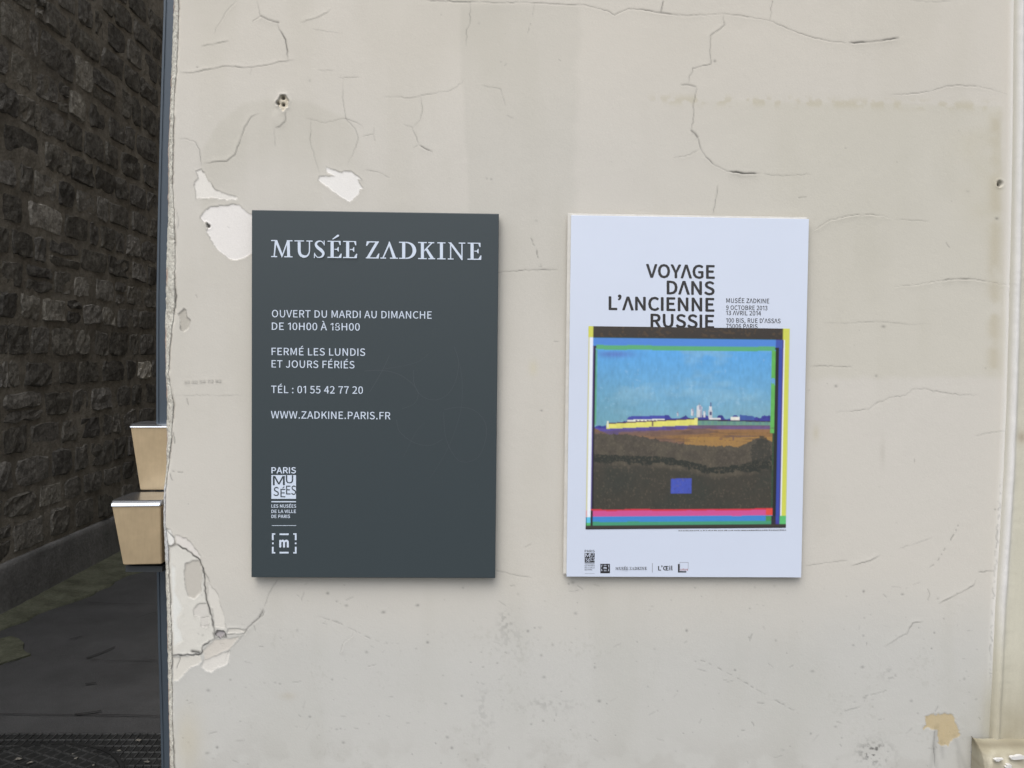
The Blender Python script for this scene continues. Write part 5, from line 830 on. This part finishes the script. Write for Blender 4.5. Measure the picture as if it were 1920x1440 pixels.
# mortar bed sheet
ny, nz_ = 420, 260
gy = np.linspace(WY0, WY1, ny); gz = np.linspace(.25, WH, nz_)
GY2, GZ2 = np.meshgrid(gy, gz)
PW = np.zeros(GY2.shape+(3,)); PW[...,0] = WX + (fbm(GY2*100, GZ2*100, 14, 3, 301)-.5)*.014; PW[...,1] = GY2; PW[...,2] = GZ2
grid('mortar_bed', PW, M_joint, swall, flip=True)
boxmesh('wall_core', (WX-.4, WY0, 0), (WX-.02, WY1, WH), M_joint, swall)
courses = [
 (-149,-76,[]),(-76,-11,[(20,62),(70,88),(88,130),(132,150),(152,188),(192,232),(235,262),(265,298)]),
 (-11,74,[(7,55),(57,74),(78,141),(143,173),(175,218),(222,247),(250,265),(268,295)]),
 (74,146,[(-12,16),(25,63),(67,110),(112,130),(133,162),(170,203),(206,235),(237,252),(256,295)]),
 (146,216,[(0,34),(36,65),(67,77),(78,122),(125,157),(160,195),(198,223),(228,265),(269,296)]),
 (216,285,[(10,75),(86,115),(117,131),(135,177),(180,215),(217,239),(243,273),(275,297)]),
 (285,351,[(-20,32),(40,61),(66,107),(110,142),(145,179),(183,202),(206,243),(247,279),(282,297)]),
 (351,417,[(2,42),(55,119),(123,166),(168,187),(190,215),(217,233),(237,263),(265,295)]),
 (417,480,[(-18,17),(23,62),(66,86),(94,150),(151,200),(202,243),(248,275),(278,295)]),
 (480,541,[(5,42),(50,97),(102,133),(138,175),(180,213),(216,234),(238,265),(269,293)]),
 (541,601,[(0,33),(40,75),(81,122),(125,152),(155,188),(191,217),(221,238),(240,257),(260,292)]),
 (601,672,[(-10,12),(14,53),(58,90),(96,137),(141,168),(178,200),(205,240),(243,260),(262,290)]),
 (672,735,[(-2,15),(18,33),(45,100),(108,145),(147,185),(191,233),(237,255),(257,283),(285,297)]),
 (735,800,[(5,78),(82,132),(135,163),(170,210),(220,243),(248,265),(267,291)]),
 (800,862,[(3,50),(56,111),(115,144),(150,185),(189,208),(210,224),(231,255),(259,288)]),
 (862,930,[(-8,19),(28,93),(96,132),(139,163),(170,210),(213,236),(238,262),(266,296)]),
 (930,985,[(2,65),(72,113),(120,149),(156,189),(193,224),(229,250),(254,280),(283,300)]),
 (985,1056,[(-12,14),(19,78),(90,130),(139,172),(182,212),(227,248),(252,275),(280,300)]),
]
zt_ = zline(-149); hh = zline(-76)-zline(-11)
LIGHT = {(6,2):1.7,(6,4):1.5,(7,1):2.3,(10,1):1.6,(9,3):2.0,(9,4):1.6,(9,6):1.5,(10,2):1.8,(10,4):1.7,(10,5):1.7,(12,7):3.0,(7,6):1.6,(2,0):1.5,(2,3):1.8,(4,3):1.1,(3,4):1.8,(3,1):1.5,(6,5):1.5,(11,4):1.5,(11,3):1.4,(12,0):1.5,(12,1):1.6,(15,1):1.4,(16,1):1.7,(6,8):1.1,(6,0):1.4,(8,6):1.4,(13,3):1.3,(17,1):1.4}
nst = [0]
def stone(y0, y1, z0, z1, tone):
    """irregular faced stone: 6x5 pillowed front, rounded outline, sides running into the mortar"""
    nst[0] += 1; rs = np.random.RandomState(500+nst[0])
    N, Mm = 7, 6
    a, b = np.meshgrid(np.array([-1,-.88,-.45,0,.45,.88,1]), np.array([-1,-.86,-.3,.3,.86,1]))
    p = rs.uniform(5, 12)
    rr = (np.abs(a)**p+np.abs(b)**p)**(1/p); mx_ = np.maximum(np.abs(a),np.abs(b)); sc_ = np.where(rr>0, mx_/np.maximum(rr,1e-6), 1)
    aa = a*sc_; bb = b*sc_
    hy, hz = (y1-y0)/2, (z1-z0)/2
    edge = mx_ > .99; sh = mx_ > .8
    Yv = (y0+y1)/2+aa*hy+rs.randn(Mm,N)*.0055
    Zv = (z0+z1)/2+bb*hz+rs.randn(Mm,N)*.0055
    Yv = Yv+bb*rs.randn()*.004; Zv = Zv+aa*rs.randn()*.003
    hgt = .003+.012*rs.rand(); rug = rs.choice([.001,.0025,.004])
    tilt = rs.randn(2)*.0035
    Xv = WX+np.where(edge, -.010, hgt*np.where(sh,.75,1)+rs.randn(Mm,N)*rug)+np.where(edge,0,tilt[0]*a+tilt[1]*b)
    V = np.stack([Xv,Yv,Zv],-1).reshape(-1,3)
    Fc = []
    for i in range(Mm-1):
        for j in range(N-1): Fc.append((i*N+j, i*N+j+1, (i+1)*N+j+1, (i+1)*N+j))
    ring = [j for j in range(N)]+[i*N+N-1 for i in range(1,Mm)]+[(Mm-1)*N+j for j in range(N-2,-1,-1)]+[i*N for i in range(Mm-2,0,-1)]
    nb0 = len(V); back = V[ring].copy(); back[:,0] = WX-.03
    V = np.vstack([V, back]); n = len(ring)
    for i in range(n): Fc.append((ring[(i+1)%n], ring[i], nb0+i, nb0+(i+1)%n))
    o = mesh('stone', V, Fc, M_stone, swall, smooth=False)
    b_ = .158*tone; q = rs.rand()*.25
    o.color = (b_*(1.02), b_*(.98-.03*q), b_*(.90-.20*q), 1)
    return o
for ci, (ya_, yb_, xs__) in enumerate(courses):
    z1, z0 = zline(ya_), zline(yb_)
    gap = .0115
    ext = []
    if xs__:
        yl = [(float(wallpt(a_, 669)[1]), float(wallpt(b_, 669)[1])) for a_, b_ in xs__]
        rs = np.random.RandomState(900+ci)
        for k_, (a_, b_) in enumerate(yl):
            a_ -= .006; b_ += .006
            if b_-a_ < .05: b_ = a_+.05
            t_ = LIGHT.get((ci,k_), rs.uniform(.7,1.25))
            dz = rs.uniform(0,.008)**1; dz2 = rs.uniform(0,.008)
            if rs.rand() < .10 and (b_-a_) > .1 and (ci,k_) not in LIGHT:
                zm = z0+(z1-z0)*rs.uniform(.4,.6); stone(a_, b_, z0+gap, zm-.008, t_); stone(a_, b_, zm+.008, z1-gap, t_*rs.uniform(.8,1.2))
            else: stone(a_+rs.uniform(-.004,.004), b_, z0+gap+dz, z1-gap-dz2, t_)
        y = yl[0][0]-.028
        while y > 2.2:
            wd = rs.uniform(.12,.34); stone(y-wd, y, z0+gap, z1-gap, rs.uniform(.7,1.3)); y -= wd+.024
        y = yl[-1][1]+.03
        while y < 5.9:
            wd = rs.uniform(.12,.34); stone(y, y+wd, z0+gap, z1-gap, rs.uniform(.7,1.3)); y += wd+.024
    else:
        rs = np.random.RandomState(900+ci); y = 2.9
        while y < 5.9:
            wd = rs.uniform(.14,.32); stone(y, y+wd, z0+gap, z1-gap, rs.uniform(.7,1.3)); y += wd+.024
for ex in range(2):
    z0 = zline(-149)+ex*.19; rs = np.random.RandomState(990+ex); y = 3.6
    while y < 5.7:
        wd = rs.uniform(.14,.34); stone(y, y+wd, z0+.010, z0+.178, rs.uniform(.7,1.2)); y += wd+.024
# plinth with chipped chamfer
zpl = float(wallpt(0, 1058)[2])
yy_ = np.linspace(WY0, WY1, 260)
ed = (fbm(yy_*100, yy_*0, 9, 3, 311)-.5)*.012
pr = [(-.02,zpl+.004),(.012,zpl+.002),(.020,zpl-.006),(.024,zpl-.03),(.022,zpl*.6),(.026,.06),(.03,0)]
PLN = np.zeros((len(pr), len(yy_), 3))
for j, (dx, z) in enumerate(pr):
    PLN[j,:,0] = WX+dx+ed*(.6 if j in (1,2) else .3)+(fbm(yy_*100+j*50, yy_*0+j*7, 25, 3, 312)-.5)*.008; PLN[j,:,1] = yy_; PLN[j,:,2] = max(z,0)+(ed*.5 if 0 < j < 4 else 0)
grid('plinth', PLN, M_plinth, swall)

# passage floor
boxmesh('far_wall', (WX-.4, WY1, 0), (EDGE+.3, WY1+.3, 7.5), M_joint, None, label='plain dark wall closing the far end of the passage', category='wall')
nx, ny = 60, 260
FX, FY = np.meshgrid(np.linspace(WX, EDGE+.02, nx), np.linspace(-.35, WY1, ny))
FZ = (fbm(FX*100, FY*100, 70, 3, 321)-.5)*.010*sstep(-.3,.5,FY)
# surface joint across the passage and a few hairline breaks
yj = float(onZ(150, 1343)[1]); yj2 = float(onZ(200, 1134)[1])
FP = np.stack([FX, FY, FZ], -1)
grid('passage_paving', FP, M_asph, None, kind='structure', flip=True)
def floor_strip(name, pts, wd, z, m, parent=None, **kw):
    Q = np.array([onZ(x, y, 0.0) for x, y in pts]); 
    R = ribbon([(q[0], q[1], wd*rng.uniform(.5,1.3)) for q in Q]); V = []; Fc = []
    for r in R:
        b = len(V); V += [(p[0], p[1], z) for p in r]; Fc.append((b,b+1,b+2,b+3))
    return V, Fc
M_crk = mat('crack_dirt', (.022,.022,.022), rough=1)
V, Fc = [], []
for pts, wd in [([(-40,1341),(60,1342),(130,1343),(200,1343),(300,1345)], .006),([(140,1342.5),(175,1338),(190,1335)], .014),([(165,1131),(220,1134),(300,1135)], .006),([(162,1236),(195,1224),(215,1215)], .008),([(162,1236),(200,1241),(290,1240)], .005),([(130,1201),(155,1195)], .014),([(15,1245),(58,1228)], .006),([(160,1285),(180,1283)],.012),([(255,1160),(292,1150)],.005)]:
    v, f = floor_strip('', pts, wd, .0078, None); b = len(V); V += v; Fc += [tuple(i+b for i in q) for q in f]
mesh('paving_cracks', V, Fc, M_crk, None, kind='structure')
# mossy cement fillet along the foot of the plinth with a ragged edge
fx_ = np.array([onZ(x, y) for x, y in [(-120,1250),(-60,1212),(0,1183),(38,1168),(90,1143),(135,1130),(170,1116),(205,1100),(212,1092),(240,1080),(290,1066),(330,1052)]])
gyy = np.linspace(1.0, 9.0, 320)
eg = np.interp(gyy, fx_[:,1], fx_[:,0]) + (fbm(gyy*100, gyy*0, 12, 3, 331)-.5)*.05
eg = np.maximum(eg, WX+.05)
GT = np.zeros((5, len(gyy), 3))
for j, (t_, z) in enumerate([(0,.045),(.35,.026),(.8,.016),(1,.011),(1.01,-.01)]):
    GT[j,:,0] = (WX+.02)*(1-t_)+eg*t_; GT[j,:,1] = gyy; GT[j,:,2] = z+(fbm(gyy*100+j*31, gyy*0+j, 8, 3, 333)-.5)*.006
grid('cement_fillet', GT, M_gut, None, kind='structure')
GT2 = np.array([onZ(x, y, .009) for x, y in [(-40,1215),(0,1197),(20,1192),(35,1197),(45,1205),(43,1216),(48,1222),(58,1226),(40,1232),(10,1240),(-40,1262)]])
mesh('cement_patch', np.vstack([GT2, GT2-[0,0,.02]]), [tuple(range(11))]+[(i,(i+1)%11,11+(i+1)%11,11+i) for i in range(11)], M_gut, None, kind='structure')
# manhole: square frame with round ribbed cover
fy1 = float(onZ(150, 1379)[1]); cxm = float(onZ(112, 1400)[0]); cym_top = float(onZ(112, 1401)[1]); Rm = .36
cym = cym_top-Rm; fx0, fx1 = cxm-.50, min(cxm+.62, EDGE-.02); fx1 = EDGE+.015; fy0 = cym-.45
mh = empty('manhole_cover', (cxm, cym, .01), 'black cast-iron access cover, round lid in a square ribbed frame', 'manhole cover')
boxmesh('frame', (fx0, fy0, .002), (fx1, fy1, .010), M_iron, mh, bevel=.002)
th = np.linspace(0, 2*math.pi, 97)[:-1]
V = []; 
for r, z in ((Rm+.006,.0102),(Rm+.006,.0165),(Rm-.006,.0165),(Rm-.006,.0102)):
    V += [(cxm+r*math.cos(t), cym+r*math.sin(t), z) for t in th]
Fc = [(k_*96+i, k_*96+(i+1)%96, (k_+1)*96+(i+1)%96, (k_+1)*96+i) for k_ in range(3) for i in range(96)]
mesh('lid_rim', V, Fc, M_iron, mh)
V = [(cxm+(Rm-.008)*math.cos(t), cym+(Rm-.008)*math.sin(t), z) for z in (.0135,.0095) for t in th]
lid = mesh('lid', V, [tuple(range(96))]+[(i,96+i,96+(i+1)%96,(i+1)%96) for i in range(96)], M_iron, mh)
def ribs(segs, z, wd, name, parent):
    V = []; Fc = []
    for (x0,y0,x1,y1) in segs:
        d_ = math.hypot(x1-x0, y1-y0)
        if d_ < .01: continue
        nx_, ny_ = -(y1-y0)/d_*wd/2, (x1-x0)/d_*wd/2; b = len(V)
        V += [(x0+nx_,y0+ny_,z),(x1+nx_,y1+ny_,z),(x1-nx_,y1-ny_,z),(x0-nx_,y0-ny_,z),(x0+nx_*1.6,y0+ny_*1.6,z-.006),(x1+nx_*1.6,y1+ny_*1.6,z-.006),(x1-nx_*1.6,y1-ny_*1.6,z-.006),(x0-nx_*1.6,y0-ny_*1.6,z-.006)]
        Fc += [(b+3,b+2,b+1,b),(b,b+1,b+5,b+4),(b+2,b+3,b+7,b+6),(b+3,b,b+4,b+7),(b+1,b+2,b+6,b+5)]
    return mesh(name, V, Fc, M_iron2, parent, kind='stuff')
def minus_circle(a, b, fix, vert):
    c_ = (fix-cxm) if vert else (fix-cym); o = cym if vert else cxm
    if abs(c_) >= Rm+.012: return [(a,b)]
    h_ = math.sqrt((Rm+.012)**2-c_**2); out = []
    if a < o-h_: out.append((a, min(b,o-h_)))
    if b > o+h_: out.append((max(a,o+h_), b))
    return out
sg = []; pit = .029
x = fx0+.015
while x < fx1-.005:
    for a, b in minus_circle(fy0+.01, fy1-.008, x, True): sg.append((x,a,x,b))
    x += pit
y = fy1-.012
while y > fy0:
    for a, b in minus_circle(fx0+.01, fx1-.002, y, False): sg.append((a,y,b,y))
    y -= .052
ribs(sg, .0145, .0035, 'frame_ribs', mh)
sg = []; an = math.radians(-28)
for q in (an, an+math.pi/2):
    ux, uy = math.cos(q), math.sin(q)
    for k_ in range(-12, 13):
        o_ = k_*.046
        if abs(o_) < Rm-.02:
            h_ = math.sqrt((Rm-.012)**2-o_**2); sg.append((cxm-uy*o_-ux*h_, cym+ux*o_-uy*h_, cxm-uy*o_+ux*h_, cym+ux*o_+uy*h_))
ribs(sg, .0175, .0045, 'lid_ribs', mh)
# scraps of litter lying on the iron
ORD = ['leftmost','second from the left','third from the left','fourth from the left','fifth from the left','sixth from the left','seventh from the left','rightmost']
for li, (lx, ly, r) in enumerate([(36,1422,.010),(60,1429,.012),(137,1413,.004),(142,1421,.008),(175,1434,.006),(225,1407,.007),(262,1387,.012),(275,1428,.009)]):
    c_ = onZ(lx, ly, .02); t6 = np.sort(np.random.RandomState(lx).rand(6)*2*math.pi); rr = r*np.random.RandomState(ly).uniform(.4,1.2,6)
    V = [(c_[0]+rr[i]*math.cos(t6[i])*1.5, c_[1]+rr[i]*math.sin(t6[i]), .019+.002*(i%2)) for i in range(6)]
    mesh('litter_scrap', V+[(v[0],v[1],v[2]-.0012) for v in V], [tuple(range(6)),tuple(range(11,5,-1))]+[(i,6+i,6+(i+1)%6,(i+1)%6) for i in range(6)], M_leaf, None,
         label='small grey scrap of litter on the iron cover, '+ORD[li]+' of eight', category='litter', group='scraps of litter on the manhole cover')
print('stones', nst[0], 'cracks', ncrack[0], 'WX', WX, 'EDGE', EDGE, 'zpl', zpl)
